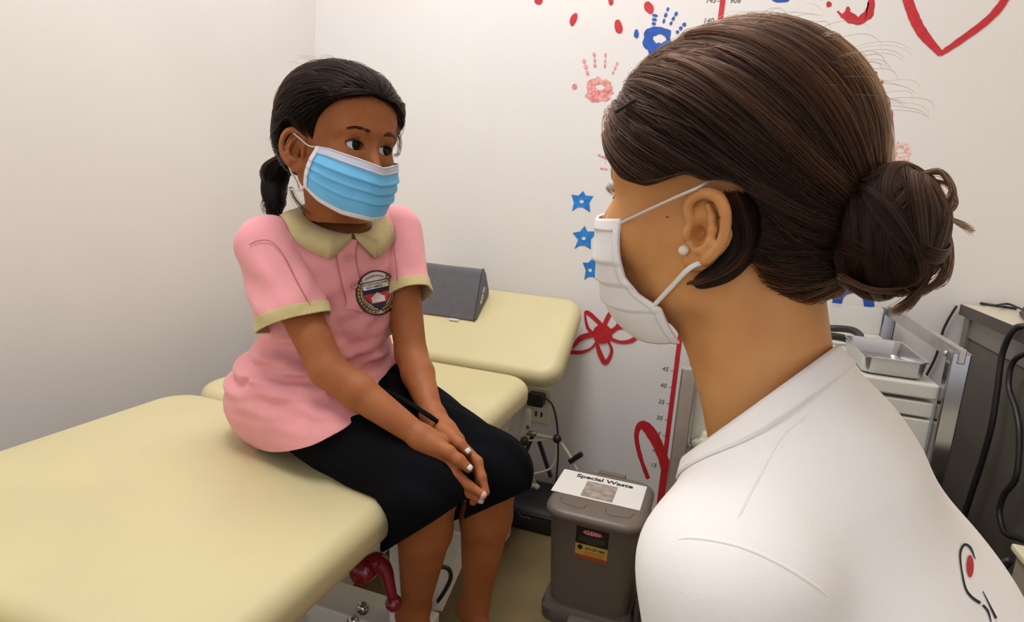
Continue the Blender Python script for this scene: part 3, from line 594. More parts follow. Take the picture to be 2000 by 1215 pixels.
# ================================================================== soft-shape modelling: blended solids turned into one skin
def nrm(v): return np.sqrt(np.einsum('ij,ij->i', v, v))
TET = np.array([[1, -1, -1], [-1, -1, 1], [-1, 1, -1], [1, 1, 1]], np.float32)
class Soft:
    def __init__(s): s.p = []
    def copy(s):
        t = Soft(); t.p = list(s.p); return t
    def E(s, c, r, R=None, k=.02, sub=False):
        s.p.append(('E', np.asarray(c, np.float32), np.asarray(r, np.float32), None if R is None else np.asarray(R, np.float32), k, sub)); return s
    def C(s, a, b, ra, rb=None, k=.02, sub=False):
        s.p.append(('C', np.asarray(a, np.float32), np.asarray(b, np.float32), (float(ra), float(ra if rb is None else rb)), k, sub)); return s
    def chain(s, pts, rad, k=.008):
        for i in range(len(pts)-1):
            r0 = rad if np.isscalar(rad) else rad[i]; r1 = rad if np.isscalar(rad) else rad[i+1]
            s.C(pts[i], pts[i+1], r0, r1, k)
        return s
    def F(s, fn): s.p.append(('F', fn, None, None, 0, False)); return s      # last-moment change of the distance
    @staticmethod
    def one(q, P):
        if q[0] == 'E':
            d = P-q[1]
            if q[3] is not None: d = d@q[3]
            d = d/q[2]; k0 = nrm(d); k1 = nrm(d/q[2])
            return np.where(k0 < 1e-4, -q[2].min(), k0*(k0-1)/np.maximum(k1, 1e-9))
        a, b, (ra, rb) = q[1], q[2], q[3]
        ba = b-a; pa = P-a; h = np.clip((pa@ba)/max(float(ba@ba), 1e-12), 0, 1)
        return nrm(pa-h[:, None]*ba)-(ra+(rb-ra)*h)
    @staticmethod
    def mix(d, e, k, sub):
        if sub:
            e = -e; h = np.clip(.5-.5*(d-e)/k, 0, 1) if k > 0 else None
            if h is None: return np.maximum(d, e)
            return d+(e-d)*h+k*h*(1-h)
        h = np.clip(.5+.5*(d-e)/k, 0, 1)
        return d+(e-d)*h-k*h*(1-h)
    def d(s, P):
        P = np.asarray(P, np.float32); out = np.full(len(P), .6, np.float32)
        for q in s.p:
            if q[0] == 'F': out = q[1](P, out).astype(np.float32)
            else: out = s.mix(out, s.one(q, P), q[4], q[5])
        return out
    def grad(s, P, e=.0006):
        P = np.asarray(P, np.float32); n = len(P); v = s.d((P[None]+TET[:, None]*e).reshape(-1, 3)).reshape(4, n); g = np.einsum('kn,kj->nj', v, TET)
        return g/(np.linalg.norm(g, axis=1)[:, None]+1e-9)
    def project(s, P, off=0.0, it=4):
        P = np.asarray(P, np.float32).copy()
        for _ in range(it):
            d = s.d(P)-off; P = P-(d*.95)[:, None]*s.grad(P)
        return P
    def hit(s, xy, off=0.0, near=.3, far=2.0):
        """where the lines of sight through picture points meet the skin"""
        xy = np.atleast_2d(np.asarray(xy, float)); D = np.array([ray(x, y) for x, y in xy]); L = np.linalg.norm(D, axis=1); t = np.full(len(D), near); ok = np.zeros(len(D), bool); tb = t.copy(); db = np.full(len(D), 9.)
        for _ in range(55):
            P = CPOS+D*t[:, None]; d = s.d(P)-off
            m = d < db; tb = np.where(m, t, tb); db = np.where(m, d, db)
            if _ > 8 and np.all((np.abs(d) < 2e-4) | (t >= far)): break
            t = np.minimum(t+np.where(d > 0, np.maximum(d*.8, .0002), d)/L, far)
        P = CPOS+D*t[:, None]; d = s.d(P)-off
        t = np.where(np.abs(d) < .004, t, tb)
        return CPOS+D*t[:, None]
    def skin(s, lo, hi, h):
        """surface nets on a grid that is only filled in near the skin"""
        lo = np.asarray(lo, float); n = np.ceil((np.asarray(hi, float)-lo)/h/4).astype(int)+1
        B = 4; ax = [lo[i]+h*B*(np.arange(n[i])+.375) for i in range(3)]      # block centres (4 samples each)
        CX = np.stack(np.meshgrid(*ax, indexing='ij'), -1).reshape(-1, 3).astype(np.float32)
        dc = s.d(CX); diag = h*B*.9
        near = np.nonzero(np.abs(dc) < diag*2.6)[0]
        V = np.repeat(np.repeat(np.repeat(dc.reshape(n), B, 0), B, 1), B, 2)
        off = (np.stack(np.meshgrid(*[np.arange(B)]*3, indexing='ij'), -1).reshape(-1, 3)-1.5)*h
        off = off.astype(np.float32); D = np.full((len(near), 64), .6, np.float32)
        for q in s.p:
            if q[0] == 'F':
                for i in range(0, len(near), 4000):
                    P = (CX[near[i:i+4000], None, :]+off[None]).reshape(-1, 3); D[i:i+4000] = q[1](P, D[i:i+4000].ravel()).reshape(-1, 64)
                continue
            c = s.one(q, CX[near]); m = np.nonzero(c < q[4]+diag*3.2)[0]
            if len(m) == 0: continue
            P = (CX[near[m], None, :]+off[None]).reshape(-1, 3)
            D[m] = s.mix(D[m].ravel(), s.one(q, P), q[4], q[5]).reshape(-1, 64)
        i0, i1, i2 = np.unravel_index(near, n)
        ob = np.stack(np.meshgrid(*[np.arange(B)]*3, indexing='ij'), -1).reshape(-1, 3)
        V[(i0[:, None]*B+ob[:, 0]), (i1[:, None]*B+ob[:, 1]), (i2[:, None]*B+ob[:, 2])] = D
        org = np.array([ax[i][0]-1.5*h for i in range(3)])
        S = V < 0
        N = np.array(V.shape)
        # cells that straddle the skin
        cnt = np.zeros(N-1, np.int8)
        for dx in (0, 1):
            for dy in (0, 1):
                for dz in (0, 1): cnt += S[dx:N[0]-1+dx, dy:N[1]-1+dy, dz:N[2]-1+dz]
        cells = np.argwhere((cnt > 0) & (cnt < 8)); idx = np.full(N-1, -1, np.int32); idx[tuple(cells.T)] = np.arange(len(cells))
        acc = np.zeros((len(cells), 3)); w = np.zeros(len(cells))
        cor = [(x, y, z) for x in (0, 1) for y in (0, 1) for z in (0, 1)]
        val = {c: V[cells[:, 0]+c[0], cells[:, 1]+c[1], cells[:, 2]+c[2]] for c in cor}
        for a in cor:
            for ax_ in range(3):
                if a[ax_] == 0:
                    b = list(a); b[ax_] = 1; b = tuple(b); va, vb = val[a], val[b]; m = (va < 0) != (vb < 0)
                    t = np.where(m, va/np.where(m, va-vb, 1), 0); p = np.tile(np.array(a, float), (len(cells), 1)); p[:, ax_] += t
                    acc += p*m[:, None]; w += m
        P = org+(cells+acc/w[:, None])*h
        quads = []
        for ax_ in range(3):
            u, v = (ax_+1) % 3, (ax_+2) % 3
            sl0 = [slice(None)]*3; sl1 = [slice(None)]*3; sl0[ax_] = slice(0, -1); sl1[ax_] = slice(1, None)
            A_, B_ = S[tuple(sl0)], S[tuple(sl1)]
            e = np.argwhere(A_ != B_); e = e[(e[:, u] > 0) & (e[:, v] > 0) & (e[:, u] < N[u]-1) & (e[:, v] < N[v]-1)]
            fl = A_[tuple(e.T)]
            def cell(du, dv):
                c = e.copy(); c[:, u] += du; c[:, v] += dv; return idx[tuple(c.T)]
            q = np.stack([cell(-1, -1), cell(0, -1), cell(0, 0), cell(-1, 0)], 1)
            q[~fl] = q[~fl][:, ::-1]; quads.append(q)
        Q = np.concatenate(quads); Q = Q[(Q >= 0).all(1)]
        return P, Q
def keep(P, Q, mask):
    """drop the quads that have a vertex outside the mask"""
    Q = Q[mask[Q].all(1)]; used = np.unique(Q); m = np.full(len(P), -1, np.int64); m[used] = np.arange(len(used)); return P[used], m[Q]
def join(parts):
    P = []; Q = []; o = 0
    for p, q in parts: P.append(p); Q.append(q+o); o += len(p)
    return np.concatenate(P), np.concatenate(Q)
def relax(P, Q, it=2, lam=.5):
    n = len(P)
    for _ in range(it):
        A = np.zeros_like(P); c = np.zeros(n)
        for i in range(4):
            a, b = Q[:, i], Q[:, (i+1) % 4]
            np.add.at(A, a, P[b]); np.add.at(A, b, P[a]); np.add.at(c, a, 1); np.add.at(c, b, 1)
        P = P+lam*(A/np.maximum(c, 1)[:, None]-P)
    return P
def cut(o, co, no, r=None, centre=None):
    """trim a mesh object cleanly: remove what lies on the +no side (within r of centre)"""
    bm = bmesh.new(); bm.from_mesh(o.data); co = Vector(co); no = Vector(no).normalized(); c = Vector(centre if centre is not None else co)
    fs = [f for f in bm.faces if r is None or (f.calc_center_median()-c).length < r]
    geom = set(fs)
    for f in fs: geom.update(f.edges); geom.update(f.verts)
    bmesh.ops.bisect_plane(bm, geom=list(geom), dist=1e-6, plane_co=co, plane_no=no)
    kill = [f for f in bm.faces if (r is None or (f.calc_center_median()-c).length < r) and (f.calc_center_median()-co).dot(no) > 1e-6]
    out = None
    bmesh.ops.delete(bm, geom=kill, context='FACES')
    bm.to_mesh(o.data); bm.free(); o.data.polygons.foreach_set('use_smooth', np.full(len(o.data.polygons), True)); o.data.update()
def thicken(o, t, off=-1):
    m = o.modifiers.new('thickness', 'SOLIDIFY'); m.thickness = t; m.offset = off; return o
def rotz(deg):
    a = math.radians(deg); return np.array([[math.cos(a), -math.sin(a), 0], [math.sin(a), math.cos(a), 0], [0, 0, 1.]])
class Frame:
    """forward / left / up axes at a point"""
    def __init__(s, o, yaw, pitch=0, roll=0, sc=1.0):
        p, r = math.radians(pitch), math.radians(roll)
        Rp = np.array([[math.cos(p), 0, -math.sin(p)], [0, 1, 0], [math.sin(p), 0, math.cos(p)]])      # + pitch looks up
        Rr = np.array([[1, 0, 0], [0, math.cos(r), -math.sin(r)], [0, math.sin(r), math.cos(r)]])
        s.o = np.asarray(o, float); s.R = rotz(yaw)@Rp@Rr; s.s = sc
    def __call__(s, f, l=0, u=0): return s.o+s.R@(np.array([f, l, u])*s.s)
    def many(s, A): return s.o+(np.asarray(A, float)*s.s)@s.R.T
    def inv(s, P): return ((np.asarray(P)-s.o)@s.R)/s.s
def decal(name, polys, body, off, mt, parent, step=6.0, xf=None):
    """cloth or skin patches: outlines in picture points laid on a soft body"""
    bm = bmesh.new()
    for poly in polys:
        vs = [bm.verts.new((p[0], p[1], 0)) for p in poly]; f = bm.faces.new(vs)
    bmesh.ops.triangulate(bm, faces=list(bm.faces))
    for _ in range(4):
        es = [e for e in bm.edges if e.calc_length() > step]
        if not es: break
        bmesh.ops.subdivide_edges(bm, edges=es, cuts=1); bmesh.ops.triangulate(bm, faces=[f for f in bm.faces if len(f.verts) > 3])
    vs = list(bm.verts); P = body.hit([(v.co.x, v.co.y) for v in vs], off)
    for v, p in zip(vs, P): v.co = p
    bmesh.ops.recalc_face_normals(bm, faces=bm.faces)
    for f in bm.faces:
        if f.normal.dot(Vector(CPOS)-f.calc_center_median()) < 0: f.normal_flip()
    return from_bm(name, bm, mt, parent, True)
def hair_strands(name, lines, rad, mt, parent, tip=.35):
    """strand curves; lines: (n, m, 3)"""
    hc = bpy.data.hair_curves.new(name); n, m = lines.shape[:2]
    hc.add_curves([m]*n)
    hc.attributes['position'].data.foreach_set('vector', lines.astype(np.float32).ravel())
    ra = hc.attributes.get('radius') or hc.attributes.new('radius', 'FLOAT', 'POINT')
    prof = np.interp(np.linspace(0, 1, m), [0, .7, 1], [1, 1, tip]); rr_ = (np.broadcast_to(np.asarray(rad), (n,))[:, None]*prof[None]).astype(np.float32)
    ra.data.foreach_set('value', rr_.ravel())
    o = link(name, hc, mt)
    if parent is not None: reparent(o, parent)
    return o
def resample(L, m):
    L = np.asarray(L, float); s = np.concatenate([[0], np.cumsum(np.linalg.norm(np.diff(L, axis=0), axis=1))]); t = np.linspace(0, s[-1], m)
    return np.stack([np.interp(t, s, L[:, i]) for i in range(3)], 1)
def ear(S, fr, s, side, k=.004):
    """an outer ear of height s; fr: frame at the ear root, x back, y outward (side), z up"""
    def T(b, u, o=0): return fr(-b*s, side*o*s, u*s)
    R = fr.R
    S.E(T(.04, .06, .06), (.30*s, .075*s, .43*s), R, .010*1)
    S.E(T(-.06, -.36, .10), (.14*s, .062*s, .15*s), R, .010)
    hel = [(-.02, .0, .10), (-.16, .06, .13), (-.24, .18, .17), (-.24, .33, .2), (-.13, .44, .23), (.03, .48, .25), (.18, .43, .27), (.28, .28, .28), (.31, .08, .27), (.28, -.1, .25), (.19, -.25, .22), (.08, -.36, .17)]
    hw_ = np.array([.03, .04, .045, .05, .055, .06, .06, .058, .052, .048, .05, .06])*s; hc_ = catmull(hel, 4); tt_ = np.linspace(0, 11, len(hc_))
    S.chain([T(*p) for p in hc_], list(np.interp(tt_, np.arange(12), hw_)*.94), k*.8)
    anti = [(.0, .32, .17), (.08, .2, .20), (.13, .05, .22), (.12, -.1, .22), (.03, -.22, .2), (-.06, -.25, .18)]
    S.chain([T(*p) for p in anti], [.04*s, .05*s, .055*s, .055*s, .05*s, .045*s], k)
    S.E(T(-.05, -.01, .21), (.125*s, .16*s, .17*s), R, k, True)
    S.E(T(-.10, -.06, .14), (.07*s, .16*s, .10*s), R, k, True)
    S.E(T(-.02, .22, .27), (.06*s, .07*s, .12*s), R, k, True)
    S.E(T(-.11, -.05, .10), (.05*s, .17*s, .085*s), R, k*.6, True)
    S.E(T(-.23, -.06, .16), (.055*s, .065*s, .10*s), R, k)
# ================================================================== the girl on the table
def skin_mat(name, c1, c2, rough, red):
    m = bpy.data.materials.new(name); m.use_nodes = True; nt = m.node_tree; b = nt.nodes['Principled BSDF']
    tc = nt.nodes.new('ShaderNodeTexCoord'); n = nt.nodes.new('ShaderNodeTexNoise'); n.inputs['Scale'].default_value = 22; n.inputs['Detail'].default_value = 5
    r = nt.nodes.new('ShaderNodeValToRGB'); r.color_ramp.elements[0].position = .35; r.color_ramp.elements[1].position = .68
    r.color_ramp.elements[0].color = (*c2, 1); r.color_ramp.elements[1].color = (*c1, 1)
    nt.links.new(tc.outputs['Object'], n.inputs['Vector']); nt.links.new(n.outputs['Fac'], r.inputs['Fac']); nt.links.new(r.outputs['Color'], b.inputs['Base Color'])
    n2 = nt.nodes.new('ShaderNodeTexNoise'); n2.inputs['Scale'].default_value = 900; n2.inputs['Detail'].default_value = 2; bp = nt.nodes.new('ShaderNodeBump'); bp.inputs['Strength'].default_value = .12; bp.inputs['Distance'].default_value = .0006
    nt.links.new(tc.outputs['Object'], n2.inputs['Vector']); nt.links.new(n2.outputs['Fac'], bp.inputs['Height']); nt.links.new(bp.outputs['Normal'], b.inputs['Normal'])
    b.inputs['Roughness'].default_value = rough; b.inputs['Subsurface Weight'].default_value = .25; b.inputs['Subsurface Radius'].default_value = (1.0, red, red*.5); b.inputs['Subsurface Scale'].default_value = .004
    b.inputs['Specular IOR Level'].default_value = .35
    return m
def hair_mat(name, col, rnd=.25, rough=.32, ior=1.33):
    m = bpy.data.materials.new(name); m.use_nodes = True; nt = m.node_tree; nt.nodes.clear()
    out = nt.nodes.new('ShaderNodeOutputMaterial'); h = nt.nodes.new('ShaderNodeBsdfHairPrincipled'); h.parametrization = 'COLOR'
    info = nt.nodes.new('ShaderNodeHairInfo'); r = nt.nodes.new('ShaderNodeValToRGB')
    r.color_ramp.elements[0].color = (*[c*(1-rnd) for c in col], 1); r.color_ramp.elements[1].color = (*[c*(1+rnd*1.6) for c in col], 1)
    r.color_ramp.elements[0].position = .25
    nt.links.new(info.outputs['Random'], r.inputs['Fac']); nt.links.new(r.outputs['Color'], h.inputs['Color'])
    h.inputs['IOR'].default_value = ior; h.inputs['Roughness'].default_value = rough; h.inputs['Radial Roughness'].default_value = .45
    nt.links.new(h.outputs['BSDF'], out.inputs['Surface'])
    return m
m_gskin = skin_mat('girl_skin', (.36, .124, .038), (.31, .096, .028), .58, .35)
m_ghair = hair_mat('girl_hair_strand', (.008, .0045, .003), .45, .32, 1.18); m_gcap = mat('girl_hair_base', (.004, .0025, .002), .7, spec=.12)
m_gpink = mat('pink_pique', (.80, .33, .35), .8, noise=.05, nscale=30, bump=.25, bscale=1100, sheen=.2)
m_gyel = mat('yellow_rib', (.60, .50, .24), .8, noise=.08, nscale=60, bump=.25, bscale=1300, sheen=.2)
m_gblk = mat('black_twill', (.0035, .0035, .0048), .95, bump=.15, bscale=1500, spec=.08)
m_nail = mat('nail_polish', (.62, .66, .60), .25); m_white = mat('elastic_white', (.80, .78, .76), .7)
girl = empty('person', (-.66, .90, ZT))
tag(girl, 'girl in pink polo shirt and blue mask sitting on the examination table, hands clasped', 'person')
GF = Frame(at(724, 288, .915), -22, -3, -3); GF.o = GF(-.075)
RS, LS = np.array([-.700, .818, .797]), np.array([-.577, 1.007, .827]); SM = (RS+LS)/2
T33 = rotz(-33); T20 = rotz(-20)
NB = np.array([-.628, .90, .83])
# ---- head and neck
gh = Soft()
R = GF.R
gh.E(GF(-.018, 0, .035), (.092, .073, .078), R, .02)
gh.E(GF(.035, 0, .038), (.046, .061, .052), R, .03)
gh.E(GF(.030, 0, -.03), (.050, .057, .055), R, .03)
for s_ in (1, -1):
    gh.E(GF(.048, s_*.036, -.032), (.027, .025, .027), R, .02)
    gh.C(GF(.0, s_*.046, -.052), GF(.060, s_*.008, -.090), .021, .017, .02)
    gh.C(GF(.076, s_*.010, .021), GF(.060, s_*.046, .019), .007, .006, .016)
gh.E(GF(.060, 0, -.058), (.026, .032, .03), R, .02)
gh.C(GF(-.02, 0, -.05), NB, .047, .046, .03)
gh.C(NB, NB+np.array([-.005, 0, -.07]), .046, .07, .03)
gh.C(GF(.076, 0, .004), GF(.094, 0, -.032), .0055, .0085, .012)
for s_ in (1, -1): gh.E(GF(.084, s_*.011, -.034), (.009, .007, .007), R, .008)
EYE = {}
for s_ in (1, -1):
    e = GF(.0580, s_*.0275, 0); EYE[s_] = e
    gh.E(GF(.092, s_*.0275, .001), (.013, .018, .011), R, .012, True)
    gh.E(e, (.0188, .0196, .0182), R, .006)
    gh.E(GF(.080, s_*.0275, -.0008), (.022, .0150, .0072), R, .0016, True)
    gh.E(e, (.0165, .0165, .0165), R, .001, True)
gh_ne = gh.copy()
for s_ in (1, -1):
    fr = Frame(GF(-.012, s_*.066, -.022), -22-s_*30, -3, -3+s_*6); ear(gh, fr, .060, s_)
# ---- arms and hands
REL, RWR = at(640, 722, .945), at(826, 857, .918)
LEL, LWR = at(803, 692, 1.08), at(846, 815, .985)
ga = Soft()
for S_, E_, W_ in ((RS, REL, RWR), (LS, LEL, LWR)):
    ga.chain([S_, (S_+E_)/2, E_, E_+(W_-E_)*.33, W_], [.036, .0315, .0275, .0275, .0172], .008)
def handmake(S, pts_palm, fingers, thumb):
    S.chain(pts_palm[0], pts_palm[1], .012)
    for i, f in enumerate(fingers):
        S.chain([at(*p) for p in f], [.0085, .0076, .0068, .0058][:len(f)], .0045)
    S.chain([at(*p) for p in thumb], [.0125, .0095, .0082, .0066][:len(thumb)], .006)
R_ = [(866, 893, .905), (891, 926, .893), (916, 949, .889), (943, 966, .886)]
handmake(ga, ([RWR, at(848, 872, .914), at(864, 889, .908)], [.0172, .0175, .0145]),
    [R_, [(862, 901, .915), (883, 938, .902), (909, 961, .896), (938, 977, .893)], [(858, 906, .926), (876, 944, .917), (899, 966, .91), (924, 980, .907)], [(853, 908, .937), (868, 940, .931), (886, 960, .926), (906, 972, .924)]],
    [(846, 866, .906), (876, 883, .895), (897, 899, .889), (915, 915, .886)])
ga.chain([RWR, at(852, 892, .925)], [.017, .014], .012)
handmake(ga, ([LWR, at(868, 842, .962), at(890, 862, .945)], [.018, .0175, .015]),
    [[(904, 873, .935), (933, 902, .916), (941, 932, .903), (949, 962, .897)], [(900, 880, .947), (931, 912, .932), (938, 944, .92), (944, 968, .912)], [(894, 886, .957), (922, 920, .945), (930, 950, .936), (934, 970, .93)], [(886, 890, .965), (910, 922, .957), (918, 946, .95), (922, 964, .946)]],
    [(860, 838, .948), (882, 853, .929), (899, 868, .917), (912, 882, .911)])
ga.chain([LWR, at(872, 866, .965)], [.018, .014], .012)
# ---- legs
PEL = np.array([-.66, .90, .535])
RH, LH = np.array([-.686, .83, .53]), np.array([-.634, .97, .53])
RK, LK = at(838, 962, .93), at(958, 928, 1.0)
RA, LA = at(812, 1182, 1.07), at(930, 1172, 1.12)
gl_ = Soft()
for H_, K_, A_ in ((RH, RK, RA), (LH, LK, LA)):
    gl_.C(H_, K_, .062, .046, .03); m1 = K_+(A_-K_)*.30
    gl_.C(K_, m1, .043, .0435, .008); gl_.C(m1, A_, .0435, .0245, .010)
    d = np.array([.06, -.035, -.045]) if A_ is RA else np.array([.055, -.045, -.045])
    gl_.C(A_+np.array([-.018, .008, -.028]), A_+d, .022, .017, .02); gl_.C(A_+d, A_+d*1.55+np.array([0, 0, .008]), .018, .012, .015); gl_.C(A_, A_+np.array([-.012, .004, -.024]), .0245, .022, .015)
gl_.E(PEL, (.072, .105, .062), T20, .03)
gl_.E(PEL+np.array([.016, 0, .13]), (.055, .09, .17), T33, .03)
gl_.C(RS, LS, .036, .036, .05)
body = Soft(); body.p = gh.p+ga.p+gl_.p
# one body: the head fine, the arms fine, the rest coarser; the changes of fineness lie under the clothes
zc = .842
hP, hQ = gh.skin(GF.o+[-.16, -.16, -.16], GF.o+[.16, .16, .15], .0014)
hP, hQ = keep(hP, hQ, hP[:, 2] > zc)
lo = np.array([min(RS[0], RWR[0])-.06, RS[1]-.1, .40]); aP, aQ = ga.skin((-.72, .66, .40), (-.24, 1.06, .86), .002)
aP, aQ = keep(aP, aQ, (np.linalg.norm(aP-RS, axis=1) > .085) & (np.linalg.norm(aP-LS, axis=1) > .085))
lP, lQ = gl_.skin((-.82, .64, .06), (-.20, 1.12, .90), .0035)
P, Q = join([(hP, hQ), (aP, aQ), (lP, lQ)])
gb_ = mesh('body', P, Q, m_gskin, girl)
# ---- eyes
m_scl = mat('eye_white', (.78, .72, .68), .2); m_iris = mat('iris_brown', (.009, .004, .0025), .3, spec=.2); m_pup = mat('pupil_black', (.0015, .0015, .0015), .08, spec=.35); m_lash = mat('lash_black', (.006, .004, .003), .6)
GAZE = rotz(-22+13)@np.array([1, 0, -.03]); GAZE /= np.linalg.norm(GAZE)
def eyeball(e, r, gaze, parent, ir=.0060):
    B_ = basis(gaze); o = lathe('eye', [(r*math.sin(a), r*math.cos(a)) for a in np.linspace(math.pi-.01, ir/r*1.0, 18)], e, m_scl, parent, 28, B_)
    lathe('iris', [(r*math.sin(a)*1.0, r*math.cos(a)+.0003) for a in np.linspace(ir/r*1.03, .01, 7)], e, m_iris, o, 24, B_)
    lathe('pupil', [(r*math.sin(a), r*math.cos(a)+.0005) for a in np.linspace(.0028/r, .01, 5)], e, m_pup, o, 20, B_)
for s_ in (1, -1): eyeball(EYE[s_], .0163, GAZE, girl, .0080)
# lash lines and lashes
for s_ in (1, -1):
    t = np.linspace(-1, 1, 15); pts = []
    for a in t: pts.append(GF(.0765-.004*a*a, s_*.0275+a*.0152, .0066*(1-a*a)**.6-.0008))
    Pq = gh_ne.project(np.array(pts), .0002, 5); tube('lash_line', Pq, np.interp(t, [-1, -.6, .6, 1], [.0005, .0014, .0016, .0006]), m_lash, girl, 6)
    ls = []
    for i in range(46):
        a = RNG.uniform(-.95, .95); k = int((a+1)/2*14); p = Pq[k]; outw = GF.R@np.array([.7, a*.55, .55+RNG.normal()*.1]); L = .0055+.001*RNG.normal()
        ls.append([p+outw*L*u+GF.R@np.array([0, 0, .003*u*u]) for u in np.linspace(0, 1, 5)])
    hair_strands('eyelashes', np.array(ls), .00016, m_ghair, girl)
    # lower lash line
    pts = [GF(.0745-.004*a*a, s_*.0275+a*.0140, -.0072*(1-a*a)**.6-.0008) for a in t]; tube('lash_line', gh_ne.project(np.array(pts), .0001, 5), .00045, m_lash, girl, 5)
    br = []
    for i in range(130):
        a = RNG.uniform(0, 1); l = s_*(.010+.036*a); u = .0195+.007*math.sin(a*2.3)-.004*a+RNG.normal()*.0018*(1-.5*a); p0 = GF(.085, l, u)
        d = GF.R@np.array([-.25*a, s_*1.0, .35-.75*a]); L = .006
        br.append([p0+d*L*w for w in np.linspace(0, 1, 4)])
    hair_strands('eyebrow', gh_ne.project(np.array(br).reshape(-1, 3), .0004, 5).reshape(-1, 4, 3), .00017, m_ghair, girl)
# ---- hair
gc = Soft()
gc.E(GF(-.020, 0, .040), (.103, .083, .079), R, .02); gc.E(GF(.028, 0, .050), (.060, .071, .051), R, .03)
gc.E(GF(-.05, 0, -.012), (.062, .073, .055), R, .03)
def gcut(P, d):
    q = GF.inv(P); e = np.sqrt(((q[:, 0]-.088)/.082)**2+(q[:, 1]/.118)**2+((q[:, 2]+.020)/.092)**2)
    wob = .03*np.sin(q[:, 1]*170)*.3
    c1 = (1-e-wob)*.08            # > 0 inside the face
    c2 = (-.035-q[:, 2]-np.clip(-.03-q[:, 0], -.04, .06)*.6)         # nape
    # clear of the ears
    ea = np.minimum(np.linalg.norm((q-np.array([-.008, .08, -.014]))/np.array([1.0, 1.2, 1.25]), axis=1), np.linalg.norm((q-np.array([-.008, -.08, -.014]))/np.array([1.0, 1.2, 1.25]), axis=1))
    c3 = .031-ea
    return np.maximum(np.maximum(d, c1), np.maximum(c2, c3))
cap = gc.copy(); cap.F(gcut)
P, Q = cap.skin(GF.o+[-.15, -.15, -.12], GF.o+[.15, .15, .16], .002)
ghair = mesh('hair', relax(P, Q, 2), Q, m_gcap, girl)
def combed(body, roots, goal, steps, sl, rng, lift=.0006, wav=.0, gather=.012, up=None, guard=None, gup=None):
    """comb strands over a soft body towards a goal"""
    X = body.project(roots, lift, 4); n = len(X); out = [X.copy()]; target = goal+rng.normal(size=(n, 3))*gather
    cl = np.zeros(n)
    for q_ in range(5): cl += np.sin(roots@(rng.normal(size=3)*rng.uniform(120, 420))+rng.uniform(0, 6))
    off = lift+np.clip(.0012+cl*.0011, 0, .006)+np.abs(rng.normal(size=n))*.0008
    for i in range(steps-1):
        v = target-X; L = np.linalg.norm(v, axis=1); dirv = v/(L[:, None]+1e-9); g = body.grad(X); dirv = dirv-g*(np.sum(dirv*g, 1))[:, None]*np.clip(L/.03, 0, 1)[:, None]
        dirv /= np.linalg.norm(dirv, axis=1)[:, None]+1e-9
        if up is not None: dirv = dirv+up*max(0, 1-i/steps*1.6); dirv /= np.linalg.norm(dirv, axis=1)[:, None]
        X = X+dirv*np.minimum(sl, L*.9)[:, None]
        d = body.d(X)-off*(1 if wav == 0 else 1); g = body.grad(X); X = X-g*np.where(np.abs(d) < .02, d, 0)[:, None]*.9
        if guard is not None:
            c = guard(X, np.full(n, -1.)); X = X+gup*np.clip(c+.0015, 0, .012)[:, None]; d = body.d(X)-off; X = X-body.grad(X)*np.where(np.abs(d) < .02, d, 0)[:, None]*.9
        out.append(X.copy())
    return np.stack(out, 1)
rg = np.random.default_rng(5)
n = 9000; D = rg.normal(size=(n*3, 3)); D /= np.linalg.norm(D, axis=1)[:, None]
cand = gc.project(GF.o+D*.11+GF.R@np.array([-.01, 0, .03]), 0, 5)
ok = (np.abs(gcut(cand, np.full(len(cand), -1.))) < 9) & (gcut(cand, np.full(len(cand), -1.)) < -.0003); cand = cand[ok][:n]
TIE = GF(-.112, 0, -.012)
gl2 = combed(gc, cand, TIE, 26, .008, rg, guard=gcut, gup=GF.R[:, 2]-GF.R[:, 0]*.3)
hair_strands('hair_strands', gl2, .00030, m_ghair, ghair)
# front edge: finer hairs that start on the forehead
# points on the face where the cut surface meets the head
def edge_pts(m):
    out = []
    X = gh_ne.project(GF.many(np.stack([rg.uniform(-.02, .085, m), rg.uniform(-.08, .08, m), rg.uniform(-.0, .10, m)], 1)), .001, 5)
    v = gcut(X, np.full(m, -1.)); sel = (v > -.004) & (v < .006); return X[sel]
def rooted(S_, skin, n=7):
    w = np.clip(np.arange(S_.shape[1])/n, 0, 1); w = (w*w*(3-2*w))[None, :, None]
    return (skin[:, None]+(S_-S_[:, :1]))*(1-w)+S_*w
ep = edge_pts(26000); ev = gcut(ep, np.full(len(ep), -1.)); ep = ep[rg.uniform(size=len(ep)) < np.exp(-np.clip(ev, 0, 1)/.0016)][:3600]
HS = rooted(combed(gc, ep, TIE, 18, .006, rg), ep); qe = GF.inv(HS.reshape(-1, 3)); qe[:, 1] = np.abs(qe[:, 1])
ee = np.linalg.norm((qe-np.array([-.008, .078, -.016]))/np.array([1.0, 1.2, 1.25]), axis=1).reshape(HS.shape[:2]).min(1); HS = HS[ee > .030]
hair_strands('hairline_strands', HS, .00020, m_ghair, ghair)
